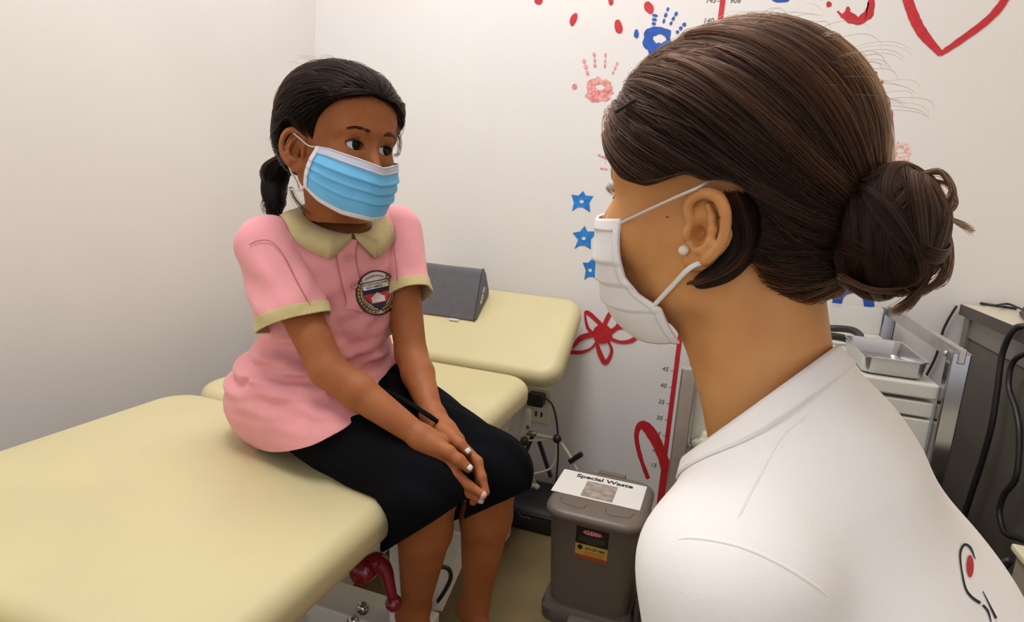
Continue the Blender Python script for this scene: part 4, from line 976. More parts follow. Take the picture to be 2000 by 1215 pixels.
# loose fly-away hairs and the wisp beside the far eye
fl_ = []
for i in range(70):
    a = rg.uniform(-1.0, 1.9); p0 = GF(-.02+.10*math.cos(a)*.9, rg.normal()*.03, .045+.085*math.sin(max(a, .15))); o_ = (p0-GF(-.02, 0, .04)); o_ /= np.linalg.norm(o_); b_ = GF.R@np.array([-1, rg.normal()*.5, .1])
    L = rg.uniform(.02, .06); p0 = gc.project(np.array([p0]), 0, 4)[0]; am = rg.uniform(.1, 1); fl_.append([p0+b_*L*t+o_*(.010*math.sin(t*2.6)*am) for t in np.linspace(0, 1, 10)])
hair_strands('flyaway_hairs', np.array(fl_), .00013, m_ghair, ghair)
wi = []
for i in range(26):
    pts = np.array([(764, 205), (772, 235), (778, 262), (781, 285), (777, 302), (768, 303)], float)+rg.normal(size=(1, 2))*2.0+rg.normal(size=(6, 2))*.7
    wi.append(resample(catmull([at(x, y, .955+.004*rg.normal()) for x, y in pts], 5), 18))
hair_strands('loose_wisp', np.array(wi), .00022, m_ghair, ghair)
# ponytail
PT = [TIE+GF.R@np.array([.01, 0, 0]), at(549, 325, 1.035), at(538, 350, 1.04), at(533, 374, 1.03), at(537, 398, 1.02), at(534, 422, 1.02)]
pt = Soft(); pp_ = catmull(PT, 5); pr = np.interp(np.linspace(0, 1, len(pp_)), [0, .15, .4, .7, 1], [.013, .014, .0165, .013, .005]); pt.chain(list(pp_), list(pr), .01)
P, Q = pt.skin(pp_.min(0)-.04, pp_.max(0)+.04, .0022)
pony = mesh('ponytail', P, Q, m_gcap, girl)
st = []
for i in range(1300):
    a, r_ = rg.uniform(0, 6.28), math.sqrt(rg.uniform(.2, 1.9)); a = round(a*2.2)/2.2+rg.normal()*.12; B_ = basis(pp_[-1]-pp_[0]); ph = rg.uniform(0, 6.28)
    st.append([pp_[k]+(B_[:, 0]*math.cos(a)+B_[:, 1]*math.sin(a))*pr[k]*r_+B_[:, 0]*.0045*math.sin(k*.42+ph*.25)*min(1, k/8)+B_[:, 1]*.003*math.sin(k*.5+ph*.3)*min(1, k/8) for k in range(len(pp_))])
hair_strands('ponytail_strands', np.array(st), .00028, m_ghair, pony)
st = []
for i in range(120):
    p = [at(548, 318, 1.02), at(535, 345, 1.02), at(527+rg.normal()*5, 375, 1.02), at(528+rg.normal()*8, 405, 1.01), at(536+rg.normal()*9, 425+rg.normal()*8, 1.01)]; st.append(resample(catmull(p, 5), 18)+rg.normal(size=3)*.003)
hair_strands('ponytail_strands', np.array(st), .00025, m_ghair, pony)
# small hairs in front of the collar, below the ear
st = []
for i in range(40):
    x = rg.normal()*3; p = [at(568+x, 365, .975), at(574+x, 385, .965), at(590+x*1.5, 405, .955), at(606+x*2, 420, .95)]; st.append(resample(catmull(p, 5), 14))
hair_strands('loose_wisp', np.array(st), .00014, m_ghair, ghair)
# ---- polo shirt
gs = Soft()
gs.E(SM+np.array([.0, .0, -.075]), (.084, .118, .125), T33, .03)
gs.C(RS+np.array([.012, .012, -.006]), LS+np.array([-.012, -.012, -.004]), .047, .045, .04)
gs.C(NB+np.array([0, 0, -.055]), NB+np.array([.004, -.004, .004]), .075, .056, .03)
gs.E(np.array([-.642, .902, .665]), (.088, .118, .13), rotz(-26), .04)
gs.E(np.array([-.655, .892, .590]), (.099, .130, .062), rotz(-22), .03)
gs.E(np.array([-.630, .892, .545]), (.118, .136, .058), rotz(-16), .03)
gs.E(RH+np.array([-.012, .02, .0]), (.098, .086, .082), rotz(-16), .03)
gs.C(RH+np.array([0, 0, .006]), RH+(RK-RH)*.45, .085, .084, .03); gs.C(LH+np.array([0, 0, .006]), LH+(LK-LH)*.40, .088, .082, .03)
RC_, LC_ = at(566, 619, .972), at(799, 566, 1.09)
sl_r = Soft().C(RS+np.array([0, 0, -.004]), RC_, .051, .050, .03).C(RC_, RC_+(RC_-RS)*.6, .050, .049, .01).C(RS, RS+(REL-RS)*.8, .046, .041, .02)
sl_l = Soft().C(LS+np.array([0, 0, -.004]), LC_, .047, .036, .03).C(LC_, LC_+(LC_-LS)*.6, .036, .036, .01).C(LS, LS+(LEL-LS)*.8, .042, .036, .02)
FD1 = T33@np.array([1, 0, 0])
def folds(P, d):
    z = P[:, 2]; a = P@(T33@np.array([0, 1, 0])); f_ = P@FD1
    w1 = np.exp(-((z-.60)/.055)**2); w2 = np.exp(-((z-.70)/.07)**2)
    x = np.zeros(len(P), np.float32)
    x += w1*(.0042*np.sin(z*150+a*38+f_*22)+.0028*np.sin(z*260-a*60+1.2))
    x += w2*.0022*np.sin(z*120-a*90+f_*50)
    x += .0012*np.sin(a*120+z*40)*np.exp(-((z-.76)/.06)**2)
    # long soft folds across the sleeves
    rs = np.linalg.norm(P-(RS+RC_)/2, axis=1); x += .0022*np.exp(-(rs/.07)**2)*np.sin((P@np.array([.5, .6, .62]))*150)
    for ln, A_, w_ in FLINES:
        m = np.nonzero(np.abs(d) < .03)[0]
        if len(m) == 0: continue
        Pm = P[m]; dd = np.full(len(m), 9., np.float32)
        for i in range(len(ln)-1):
            a_, b_ = ln[i], ln[i+1]; h = np.clip(((Pm-a_)@(b_-a_))/((b_-a_)@(b_-a_)), 0, 1); dd = np.minimum(dd, np.linalg.norm(Pm-a_-h[:, None]*(b_-a_), axis=1))
        x[m] += A_*np.exp(-(dd/w_)**2)
    return d-x
FLINES = []
gs0 = gs.copy()
for pts_, A_, w_ in (([(600, 590), (635, 640), (672, 700), (715, 752)], .007, .014), ([(640, 600), (668, 655), (705, 700)], -.004, .010), ([(655, 712), (700, 700), (745, 684)], -.006, .007), ([(660, 690), (705, 682), (750, 665)], .006, .011), ([(482, 742), (520, 735), (560, 742), (610, 745)], -.006, .006), ([(486, 760), (530, 752), (590, 758), (640, 775)], .005, .010), ([(500, 700), (540, 712), (585, 722)], .005, .010), ([(700, 730), (735, 742), (765, 738)], -.004, .007), ([(690, 600), (705, 650), (735, 690)], .004, .012), ([(500, 800), (545, 800), (600, 812)], -.003, .008)):
    FLINES.append((gs0.hit(pts_, 0.0).astype(np.float32), A_, w_))
gs.F(folds)
sl_r.F(folds); sl_l.F(folds)
P, Q = gs.skin((-.86, .70, .45), (-.42, 1.12, .88), .003)
P = relax(P, Q, 1)
polo = mesh('polo_shirt', P, Q, m_gpink, girl)
# openings: neck, sleeves, hem
rd = (RC_-RS)/np.linalg.norm(RC_-RS); ld = (LC_-LS)/np.linalg.norm(LC_-LS)
rcut = RC_+rd*.012; lcut = LC_+ld*.010
rn = np.cross(at(502, 647, .99)-at(627, 612, .95), _fw); rn /= np.linalg.norm(rn); rn = rn if rn@rd > 0 else -rn; rn = rn*.8+rd*.5; rn /= np.linalg.norm(rn)
sl = []
for so, c_, n_ in ((sl_r, rcut, rn), (sl_l, lcut, ld)):
    P, Q = so.skin(c_-.16, c_+.16, .003); o = mesh('sleeve', relax(P, Q, 1), Q, m_gpink, polo); cut(o, c_, n_); sl.append(o)
cut(polo, NB+np.array([0, 0, .012]), (.30, -.18, 1), .085, NB+np.array([0, 0, .04]))
h0, h1, h2 = at(580, 864, .96), at(745, 764, 1.0), np.array([-.80, .90, .455]); hn_ = np.cross(h1-h0, h2-h0); hn_ /= np.linalg.norm(hn_); hn_ = hn_ if hn_[2] < 0 else -hn_
cut(polo, h0, hn_)
gs_all = Soft(); gs_all.p = gs0.p+sl_r.p[:-1]+sl_l.p[:-1]+[gs.p[-1]]
# cuffs: the last stretch of each sleeve becomes its own piece
def band(src, co, no, width, name, mt, parent, r, grow=.0015):
    bm = bmesh.new(); bm.from_mesh(src.data); co = Vector(co); no = Vector(no).normalized(); p0 = co-no*width
    fs = [f for f in bm.faces if (f.calc_center_median()-co).length < r]; g = set(fs)
    for f in fs: g.update(f.edges); g.update(f.verts)
    bmesh.ops.bisect_plane(bm, geom=list(g), dist=1e-6, plane_co=p0, plane_no=no)
    bm2 = bm.copy()
    bmesh.ops.delete(bm, geom=[f for f in bm.faces if (f.calc_center_median()-co).length < r and (f.calc_center_median()-p0).dot(no) > 1e-6], context='FACES')
    bmesh.ops.delete(bm2, geom=[f for f in bm2.faces if not ((f.calc_center_median()-co).length < r and (f.calc_center_median()-p0).dot(no) > 1e-6)], context='FACES')
    bm.to_mesh(src.data); bm.free(); src.data.update()
    bmesh.ops.smooth_vert(bm2, verts=[v for v in bm2.verts if not v.is_boundary], factor=.5)
    for v in bm2.verts: v.co += v.normal*grow
    o = from_bm(name, bm2, mt, parent, True); thicken(o, .0028); return o
band(sl[0], rcut, rn, .019, 'cuff', m_gyel, polo, .2); band(sl[1], lcut, ld, .019, 'cuff', m_gyel, polo, .2)
for o in sl: thicken(o, .0022)
thicken(polo, .0022)
# tail of the shirt lying on the table
def sheet(name, rows, mt, parent, t=.002):
    n, m = len(rows), len(rows[0]); V = np.array(rows, float).reshape(-1, 3); F = [(i*m+j, i*m+j+1, (i+1)*m+j+1, (i+1)*m+j) for i in range(n-1) for j in range(m-1)]
    o = mesh(name, V, F, mt, parent); thicken(o, t, 0); return o
tp = lambda x, y, z: on_axis(x, y, 2, z)
sheet('shirt_tail', [[tp(497, 874, ZT+.006), tp(512, 867, ZT+.010), tp(530, 856, ZT+.016), tp(545, 846, ZT+.024)], [tp(500, 879, ZT+.004), tp(518, 873, ZT+.005), tp(538, 866, ZT+.008), tp(556, 862, ZT+.012)], [tp(520, 872, ZT+.003), tp(535, 872, ZT+.004), tp(550, 868, ZT+.006), tp(566, 866, ZT+.01)]], m_gpink, polo)
# front flap of the shirt over the thigh
# collar
gn = Soft(); gn.p = gs0.p+gh.p
def loft(name, curves, n, mt, parent, t):
    rows = [resample(catmull(c, 6), n) for c in curves]
    return sheet(name, rows, mt, parent, t)
def hp(body, pts, off): return body.hit(np.array(pts, float), off)
NC = NB+np.array([.004, -.004, .0])
def ringpt(th, r, z): 
    a_ = math.radians(th-33); return NC+np.array([math.cos(a_)*r, math.sin(a_)*r, z])
def collar_half(sg, th1):
    ths = np.concatenate([np.linspace(3, 29, 12), np.linspace(31, th1, 26)]); I, M_, O_, I0 = [], [], [], []
    for th in ths:
        c_ = math.cos(math.radians(th)); zi = .020-.024*c_; ri = .057
        ro = np.interp(th, [0, 14, 29, 36, 60, 100, 180], [.061, .080, .101, .095, .086, .083, .080]); zo = zi-np.interp(th, [0, 14, 29, 36, 60, 100, 180], [.002, .018, .037, .035, .034, .034, .034])
        I0.append(ringpt(sg*th, ri-.003, zi-.014)); I.append(ringpt(sg*th, ri+.002, zi)); M_.append(ringpt(sg*th, (ri*.5+ro*.5)+.004, zi*.55+zo*.45+.004)); O_.append(ringpt(sg*th, ro, zo))
    O_ = gs0.project(np.array(O_), .005, 4); Mp = np.array(M_); dm = gs0.d(Mp); Mp = np.where((dm < .006)[:, None], gs0.project(Mp, .006, 3), Mp)
    return [I0, I, list(Mp), list(O_)]
collar = sheet('collar', collar_half(-1, 180), m_gyel, polo, .0024)
sheet('collar', collar_half(1, 180), m_gyel, polo, .0024)
# placket, buttons
def strip(pts, w, n=24):
    C = catmull(pts, 8)[:, :2]; T = np.gradient(C, axis=0); T /= np.linalg.norm(T, axis=1)[:, None]; N = np.stack([-T[:, 1], T[:, 0]], 1); return C+N*w/2, C-N*w/2
m_gpk2 = mat('pink_placket', (.79, .315, .335), .8, noise=.05, nscale=30, bump=.25, bscale=1100, sheen=.2)
L_, R2 = strip([(681, 466, 0), (676, 500, 0), (684, 545, 0), (694, 585, 0), (691, 606, 0)], 36)
decal('placket', [[L_[i], L_[i+1], R2[i+1], R2[i]] for i in range(len(L_)-1)], gs, .0032, m_gpk2, polo, 9)
m_seam = mat('pink_seam', (.46, .14, .17), .8)
for e_, off in ((L_, 0), (R2, 0)):
    tube('placket_seam', gs.hit(e_[1:-2], .0034), .0007, m_seam, polo, 6)
m_but = mat('pink_button', (.62, .25, .26), .25, coat=.5)
for i, (x, y) in enumerate(((680, 503), (692, 557))):
    p = gs.hit([(x, y)], .004)[0]; g = gs.grad(np.array([p]))[0]; B_ = basis(g)
    b_ = lathe('button', [(.0001, 0), (.0055, 0), (.0062, .0012), (.0058, .0022), (.0044, .0016), (.0001, .0014)], p, m_but, polo, 20, B_)
    for k in range(4): lathe('button_hole', [(.0001, .0015), (.0007, .0015), (.0007, .0018), (.0001, .0018)], p+B_[:, 0]*.0016*math.cos(.8+k*1.57)+B_[:, 1]*.0016*math.sin(.8+k*1.57), m_seam, polo, 8, B_)
# seams of the sleeves
for pts in ([(487, 478), (505, 470), (530, 472), (555, 500), (580, 550), (606, 596)], [(772, 440), (770, 480), (774, 520), (776, 548)]):
    tube('sleeve_seam', gs_all.hit(catmull([(a, b, 0) for a, b in pts], 6)[:, :2], .0012), .0007, m_seam, polo, 6)
# ---- embroidered crest
m_cw = mat('crest_white', (.70, .58, .58), .7); m_cn = mat('crest_navy', (.010, .012, .055), .7); m_cr = mat('crest_red', (.55, .035, .05), .7); m_cd = mat('crest_dark', (.022, .010, .012), .7); m_cg = mat('crest_gold', (.42, .32, .13), .6); m_cwh = mat('crest_pure_white', (.78, .74, .72), .7)
CX, CY, CR = 736.5, 572.0, 41.5
def ell(cx, cy, rx, ry, n=36, a0=0): return [(cx+rx*math.cos(t+a0), cy+ry*math.sin(t+a0)) for t in np.arange(n)*2*math.pi/n]
crest = decal('crest', [ell(CX, CY, CR, CR*1.06)], gs, .0034, m_cw, polo, 7); crest['label'] = 'round embroidered school crest'
o_, i_ = ell(CX, CY, CR+.5, CR*1.06+.5, 48), ell(CX, CY, CR-2.6, CR*1.06-2.6, 48)
decal('crest_ring', [[o_[k], o_[(k+1) % 48], i_[(k+1) % 48], i_[k]] for k in range(48)], gs, .0040, m_cd, polo, 7)
def rt(pts, a=-12, c=(CX, CY)):
    a = math.radians(a); return [(c[0]+(x*math.cos(a)-y*math.sin(a)), c[1]+(x*math.sin(a)+y*math.cos(a))) for x, y in pts]
shield = [(-25, -23), (25, -23), (25, 2), (20, 14), (10, 25), (0, 33), (-10, 25), (-20, 14), (-25, 2)]
decal('crest_shield', [rt([(x*1.08, y*1.05) for x, y in shield])], gs, .0042, m_cd, polo, 7)
decal('crest_band', [rt([(-25, -22), (25, -22), (25, -9), (-25, -9)])], gs, .0046, m_cwh, polo, 7)
decal('crest_band', [rt([(-25, -9), (25, -9), (25, 0), (-25, 0)])], gs, .0046, m_cn, polo, 7)
decal('crest_band', [rt([(-25, 0), (25, 0), (24, 5), (19, 15), (14, 20), (-14, 20), (-19, 15), (-24, 5)])], gs, .0046, m_cr, polo, 7)
decal('crest_band', [rt([(-14, 20), (14, 20), (10, 25), (0, 33), (-10, 25)])], gs, .0046, m_cn, polo, 7)
decal('crest_temple', [rt([(-13, 18), (-13, 10), (-15, 9), (-9, 6), (-5, 2), (0, -1), (5, 2), (9, 6), (15, 9), (13, 10), (13, 18)])], gs, .0050, m_cwh, polo, 7)
lv = []; lo_ = []
for k in range(13):
    for sd in (1, -1):
        for io in (1, -1):
            t = math.radians(100-k*11.5); rr1 = 33.5+io*2.6; x, y = sd*rr1*math.cos(math.radians(90)-t if False else math.radians(78)-k*math.radians(11)), rr1*1.04*math.sin(math.radians(78)-k*math.radians(11))
            ang = math.degrees(math.atan2(math.cos(math.radians(78)-k*math.radians(11)), -sd*math.sin(math.radians(78)-k*math.radians(11))))+sd*io*24
            c_ = rt([(x, y)])[0]
            if abs(x) < 26 and y < 0: continue
            def leaf(s_): 
                return [(c_[0]+math.cos(math.radians(ang-12))*a*s_-math.sin(math.radians(ang-12))*b*s_, c_[1]+math.sin(math.radians(ang-12))*a*s_+math.cos(math.radians(ang-12))*b*s_) for a, b in ((-5, 0), (-2.5, 1.9), (1, 2.1), (5, 0), (1, -2.1), (-2.5, -1.9))]
            lo_.append(leaf(1.18)); lv.append(leaf(.8))
decal('crest_wreath', lo_, gs, .0043, m_cd, polo, 9); decal('crest_leaves', lv, gs, .0047, m_cg, polo, 9)
def crest_text(s, size, c, a, arc=None):
    cu = bpy.data.curves.new('printed_words', 'FONT'); cu.body = s; cu.size = size; cu.align_x = 'CENTER'; cu.align_y = 'CENTER'; cu.resolution_u = 2; cu.offset = .12
    o = bpy.data.objects.new('t', cu); COL.objects.link(o); me = bpy.data.meshes.new_from_object(o.evaluated_get(bpy.context.evaluated_depsgraph_get())); bpy.data.objects.remove(o); bpy.data.curves.remove(cu)
    V = np.array([v.co[:] for v in me.vertices]); F = [tuple(p.vertices) for p in me.polygons]
    if arc: 
        th = V[:, 0]/arc; V = np.stack([np.sin(th)*(arc+V[:, 1]), np.cos(th)*(arc+V[:, 1])-arc, V[:, 2]], 1)
    px = np.array(rt([(x+c[0], -y+c[1]) for x, y, _ in V], a))
    mesh('printed_words', gs.hit(px, .0050), F, m_cd, polo, False); bpy.data.meshes.remove(me)
crest_text('SOCIEDHUACTION', 5.6, (0, -18.3), -12); crest_text('REDCAMPUS', 5.6, (-3, -12.6), -12); crest_text('FOUNDED IN 2016', 4.6, (1, -33.5), -12, 36)
# ---- culottes
gk = Soft()
RE_, LE_ = at(828, 1046, .945), at(944, 1004, 1.005)
gk.C(RH+np.array([0.02, 0, .008]), RK+np.array([0, 0, .006]), .071, .062, .03); gk.C(RK, RE_, .060, .060, .03); gk.C(RE_, RE_+(RE_-RK)*.8, .060, .060, .02)
gk.C(LH+np.array([0, 0, .012]), LK+np.array([0, 0, .006]), .078, .062, .03); gk.C(LK, LE_, .062, .064, .03); gk.C(LE_, LE_+(LE_-LK)*.8, .064, .064, .02)
gk.E(PEL+np.array([0, 0, .005]), (.085, .115, .07), T20, .03)
def kf(P, d):
    a = P@np.array([.2, .9, .1]); dd = d-.0016*np.sin(a*95+P[:, 2]*40)-.0010*np.sin(a*190-P[:, 0]*60)
    return dd
gk.F(kf)
P, Q = gk.skin((-.82, .66, .28), (-.20, 1.14, .64), .004)
P = relax(P, Q, 1); P[:, 2] = np.where((P[:, 0] < BX1-.02) & (P[:, 2] < ZT+.003), ZT+.003, P[:, 2])
cul = mesh('culottes', P, Q, m_gblk, girl)
rh0, rh1 = at(771, 1062, .925), at(886, 990, .905); n1 = np.cross(rh1-rh0, at(840, 1020, 1.0)-at(828, 1033, .93)); n1 = n1/np.linalg.norm(n1); n1 = n1 if n1[2] < 0 else -n1
lh0, lh1 = at(882, 1020, 1.0), at(1012, 965, .975); n2 = np.cross(lh1-lh0, at(960, 985, 1.07)-at(948, 994, .99)); n2 = n2/np.linalg.norm(n2); n2 = n2 if n2[2] < 0 else -n2
midx = (RE_+LE_)/2
def cut2(o, co, no, test):
    bm = bmesh.new(); bm.from_mesh(o.data); co = Vector(co); no = Vector(no)
    fs = [f for f in bm.faces if test(f.calc_center_median())]; g = set(fs)
    for f in fs: g.update(f.edges); g.update(f.verts)
    bmesh.ops.bisect_plane(bm, geom=list(g), dist=1e-6, plane_co=co, plane_no=no)
    bmesh.ops.delete(bm, geom=[f for f in bm.faces if test(f.calc_center_median()) and (f.calc_center_median()-co).dot(no) > 1e-6], context='FACES')
    bm.to_mesh(o.data); bm.free(); o.data.update()
sep = Vector(LE_-RE_).normalized(); mv = Vector(midx)
cut2(cul, rh0, n1, lambda c: (c-mv).dot(sep) < -.016 and c.z < .50 and c.x > -.55)
cut2(cul, lh0, n2, lambda c: (c-mv).dot(sep) >= -.016 and c.z < .50 and c.x > -.55)
thicken(cul, .003)
# thin black strap over the far wrist
bp_ = [at(742, 760, 1.04), at(765, 768, 1.0), at(795, 785, .965), at(822, 802, .945), at(848, 819, .94)]+list(gk.hit([(872, 836), (892, 852), (915, 872)], .002))
tube('waist_tie', catmull(bp_, 6), .0055, m_gblk, cul, 8, flat=.5)
# ---- nails
def nail(tip, prev, up, w=.0041, L=.0068, mt=None, body_=ga):
    d = tip-prev; d /= np.linalg.norm(d); c = tip+d*.0005; up = up-d*(up@d); up /= np.linalg.norm(up); sd = np.cross(d, up)
    V = []; 
    for i in range(6):
        for j in range(7):
            a = -1+2*i/5; b = -1+2*j/6; V.append(c+d*(a*L*.5+.0015)+sd*b*w*(1 if i < 4 else 1-.12*(i-3))+up*.02)
    V = np.array(V); 
    for _ in range(12):
        dd = ga.d(V)-.0006; V = V-up[None]*np.clip(dd, 0, .004)[:, None]
    F = [(i*7+j, i*7+j+1, (i+1)*7+j+1, (i+1)*7+j) for i in range(5) for j in range(6)]
    o = mesh('fingernail', V, F, mt or m_nail, girl); thicken(o, .0006, 1); return o
tow = lambda p: (CPOS-p)/np.linalg.norm(CPOS-p)
upv = np.array([0, 0, 1.])
for t_, p_, uu in (((915, 914, .886), (897, 899, .889), .8), ((912, 882, .911), (899, 868, .917), .9), ((943, 966, .886), (916, 949, .889), .25), ((938, 977, .893), (909, 961, .896), .1)):
    tp_ = at(*t_); nail(tp_, at(*p_), tow(tp_)*(1-uu*.4)+upv*uu*.5, mt=m_nail if uu > .5 else mat('nail_pale', (.62, .42, .40), .25))
# ---- mask
m_mblue = mat('mask_blue', (.175, .57, .95), .75, noise=.08, nscale=40, bump=.2, bscale=1600); m_mband = mat('mask_pale', (.60, .64, .78), .75, bump=.2, bscale=1600); m_mwhite = mat('mask_white', (.76, .76, .80), .8, bump=.15, bscale=1600)
gm = Soft()
gm.E(GF(.026, 0, -.055), (.074, .064, .078), R, .02); gm.C(GF(.086, 0, -.028), GF(.070, 0, -.088), .017, .022, .02); gm.E(GF(.02, 0, -.03), (.066, .066, .05), R, .02)
gm.p += [q for q in gh.p[:3]]
NU, NV = 72, 54
def mask_grid(FR, soft, phit, phib, ztop, zbot, fwd0, pl=.0034, npl=3, off0=.0025):
    u = np.linspace(-1, 1, NU); v = np.linspace(0, 1, NV); U, V_ = np.meshgrid(u, v, indexing='ij')
    ph = np.radians(phit+(phib-phit)*V_)*U if np.isscalar(phit) else np.radians(np.interp(V_, *phit))*U; zt_ = np.interp(U, *ztop); zb_ = np.interp(U, *zbot)
    Z = zt_+(zb_-zt_)*V_
    X = np.stack([fwd0+.13*np.cos(ph), .13*np.sin(ph), Z], -1).reshape(-1, 3)
    Wd = FR.many(X); ctr = FR.many(np.stack([np.full(X.shape[0], fwd0), np.zeros(X.shape[0]), Z.ravel()], 1))
    dr_ = Wd-ctr; dr_ /= np.linalg.norm(dr_, axis=1)[:, None]
    env = np.sqrt(np.clip(1-np.abs(U)**5, 0, 1)).ravel(); vv = V_.ravel(); s_ = np.zeros_like(vv)
    for p in (.34, .52, .70)[:npl]:
        t = (vv-p)/.16; s_ += np.where((t < 0) & (t > -1), (1+t), 0)**1.3-np.where((t >= 0) & (t < .25), .5*(1-t/.25), 0)
    offs = off0+pl*s_*env
    T = np.full(len(Wd), .13)
    for _ in range(45): T = T-(soft.d(ctr+dr_*T[:, None])-offs)*.8
    T = np.maximum(T, .02)
    return (ctr+dr_*T[:, None]).reshape(NU, NV, 3)
MG = mask_grid(GF, gm, 58, 78, ([-1, -.75, -.3, 0, .3, .75, 1], [-.011, -.012, -.020, -.027, -.021, -.016, -.016]), ([-1, -.7, -.35, 0, .35, .7, 1], [-.070, -.088, -.102, -.107, -.102, -.088, -.070]), .0)
def gsub(G, u0, u1, v0, v1, off=0.0):
    S_ = G[u0:u1, v0:v1]; a, b = S_.shape[:2]; n_ = np.cross(np.gradient(S_, axis=0), np.gradient(S_, axis=1)); n_ /= np.linalg.norm(n_, axis=-1)[..., None]+1e-9
    c = G.reshape(-1, 3).mean(0)-GF.R[:, 0]*.03
    sg = np.sign(np.mean(np.sum(n_*(S_-c), -1))); V = (S_+n_*sg*off).reshape(-1, 3)
    F = [(i*b+j, i*b+j+1, (i+1)*b+j+1, (i+1)*b+j) for i in range(a-1) for j in range(b-1)]
    return V, F
V, F = gsub(MG, 0, NU, 0, NV); mask = mesh('face_mask', V, F, m_mblue, girl); thicken(mask, .0012, 0)
mask['label'] = 'light blue pleated face mask'
for nm, a, mt, of in (('nose_band', (0, NU, 0, 9), m_mband, .0013), ('side_binding', (0, 4, 0, NV), m_mwhite, .0018), ('side_binding', (NU-4, NU, 0, NV), m_mwhite, .0018), ('lower_hem', (0, NU, NV-5, NV), m_mwhite, .0012), ('top_hem', (0, NU, 0, 2), m_mwhite, .0020)):
    V, F = gsub(MG, *a, of); o = mesh(nm, V, F, mt, mask); thicken(o, .0008, 0)
tube('nose_wire', resample(MG[8:NU-8, 7], 40)+GF.R[:, 0]*.0012, .0013, m_mband, mask, 6)
A_, B_ = MG[1, 1], MG[1, NV-3]
ET = GF(-.012, -.075, .010); EB = GF(-.020, -.074, -.046)
gx = Soft(); gx.p = gh.p; e1 = gh.hit([(583, 268)], .003)[0]; e1b = gh.hit([(602, 284)], .004)[0]; e2 = at(568, 333, .95)
tube('ear_loop', resample(catmull([A_, e1b, e1, GF(-.03, -.078, .008), GF(-.036, -.076, -.02), e2, at(580, 356, .945), at(586, 373, .94), B_], 6), 60), .0018, m_white, mask, 8, flat=.6)
tube('ear_loop', resample(catmull([B_, at(580, 372, .945), at(568, 369, .952)], 5), 12), .0013, m_white, mask, 6)
A2, B2 = MG[-2, 1], MG[-2, NV-3]
tube('ear_loop', resample(catmull([A2, GF(.0, .080, .01), GF(-.03, .082, .008), GF(-.036, .08, -.02), GF(-.022, .078, -.05), B2], 6), 50), .0018, m_white, mask, 8, flat=.6)
# ear-ring
m_gold = mat('gold', (.75, .52, .20), .25, 1.0)
ec = at(588, 338, .945); tube('earring', [ec+_up*.0075*math.cos(t)+_fw*.0045*math.sin(t)+_rt*.001*math.cos(t) for t in np.linspace(0, 6.283, 24, endpoint=False)], .0008, m_gold, girl, 8, True)
# ================================================================== the woman in the foreground
m_wskin = skin_mat('woman_skin', (.66, .325, .120), (.59, .26, .085), .45, .38)
def hair_mat2(name, dark, mid, light, rough=.28, ior=1.4):
    m = hair_mat(name, mid, .2, rough, ior); r = [n for n in m.node_tree.nodes if n.type == 'VALTORGB'][0].color_ramp
    r.elements[0].position = .1; r.elements[0].color = (*dark, 1); r.elements[1].position = .97; r.elements[1].color = (*light, 1); e = r.elements.new(.62); e.color = (*mid, 1)
    return m
m_whair = hair_mat2('woman_hair_strand', (.010, .0042, .0026), (.025, .010, .005), (.09, .039, .018), .36, 1.26); m_wcap = mat('woman_hair_base', (.010, .005, .0035), .6, spec=.2)
m_tee = mat('white_jersey', (.91, .885, .865), .85, noise=.03, nscale=18, bump=.15, bscale=900, sheen=.15)
m_jean = mat('dark_trousers', (.03, .032, .042), .8, bump=.15, bscale=900)
WS = 1.02
WF = Frame((-.008, .575, .922), 164, -2, -8.5, WS); WR_ = WF.R
woman = empty('person', (.25, .62, 0)); tag(woman, 'woman in white T-shirt and white mask with a brown hair bun, seen from behind', 'person')
NK = at(1518, 800, .53); TF = rotz(160); TL = TF@np.array([0, 1, 0.]); TFw = TF@np.array([1., 0, 0])
AX = .35*_rt-.94*_up; AX /= np.linalg.norm(AX)
WLA = at(1425, 1118, .445); WRA = WLA-2*((WLA-NK)@TL)*TL+np.array([0, .0, .02])
def wb(o, l): # thorax axes: forward, left, up
    u = -AX; f = TFw-u*(TFw@u); f /= np.linalg.norm(f); return np.stack([f, np.cross(u, f), u], 1)
TB = wb(0, 0); TC = NK+AX*.215+TB[:, 0]*.006
wh = Soft()
wh.E(WF(-.014, 0, .033), (.097*WS, .077*WS, .084*WS), WR_, .02)
wh.E(WF(.042, 0, .036), (.046, .062, .054), WR_, .03)
wh.E(WF(.038, 0, -.034), (.052, .058, .062), WR_, .03)
for s_ in (1, -1):
    wh.E(WF(.060, s_*.040, -.026), (.028, .026, .026), WR_, .025)
    wh.C(WF(.002, s_*.050, -.062), WF(.072, s_*.010, -.104), .021, .017, .03)
    wh.C(WF(.0, s_*.052, -.03), WF(.002, s_*.050, -.062), .022, .021, .03)
    wh.C(WF(.086, s_*.012, .022), WF(.068, s_*.050, .020), .008, .007, .016)
    wh.E(WF(.098, s_*.032, .001), (.014, .019, .011), WR_, .012, True)
    e = WF(.066, s_*.031, 0); wh.E(e, (.0165, .0178, .0160), WR_, .006); wh.E(WF(.086, s_*.031, -.001), (.022, .0140, .0048), WR_, .0016, True); wh.E(e, (.0148, .0148, .0148), WR_, .001, True)
wh.E(WF(.068, 0, -.066), (.028, .034, .034), WR_, .02)
wh.C(WF(.088, 0, .004), WF(.110, 0, -.036), .0065, .010, .014)
for s_ in (1, -1): wh.E(WF(.098, s_*.013, -.038), (.011, .008, .008), WR_, .008)
wh.C(WF(-.030, 0, -.045), NK, .049, .049, .03)
wh.C(WF(.012, 0, -.085), NK+TB[:, 0]*.026+TB[:, 2]*-.02, .032, .034, .03)
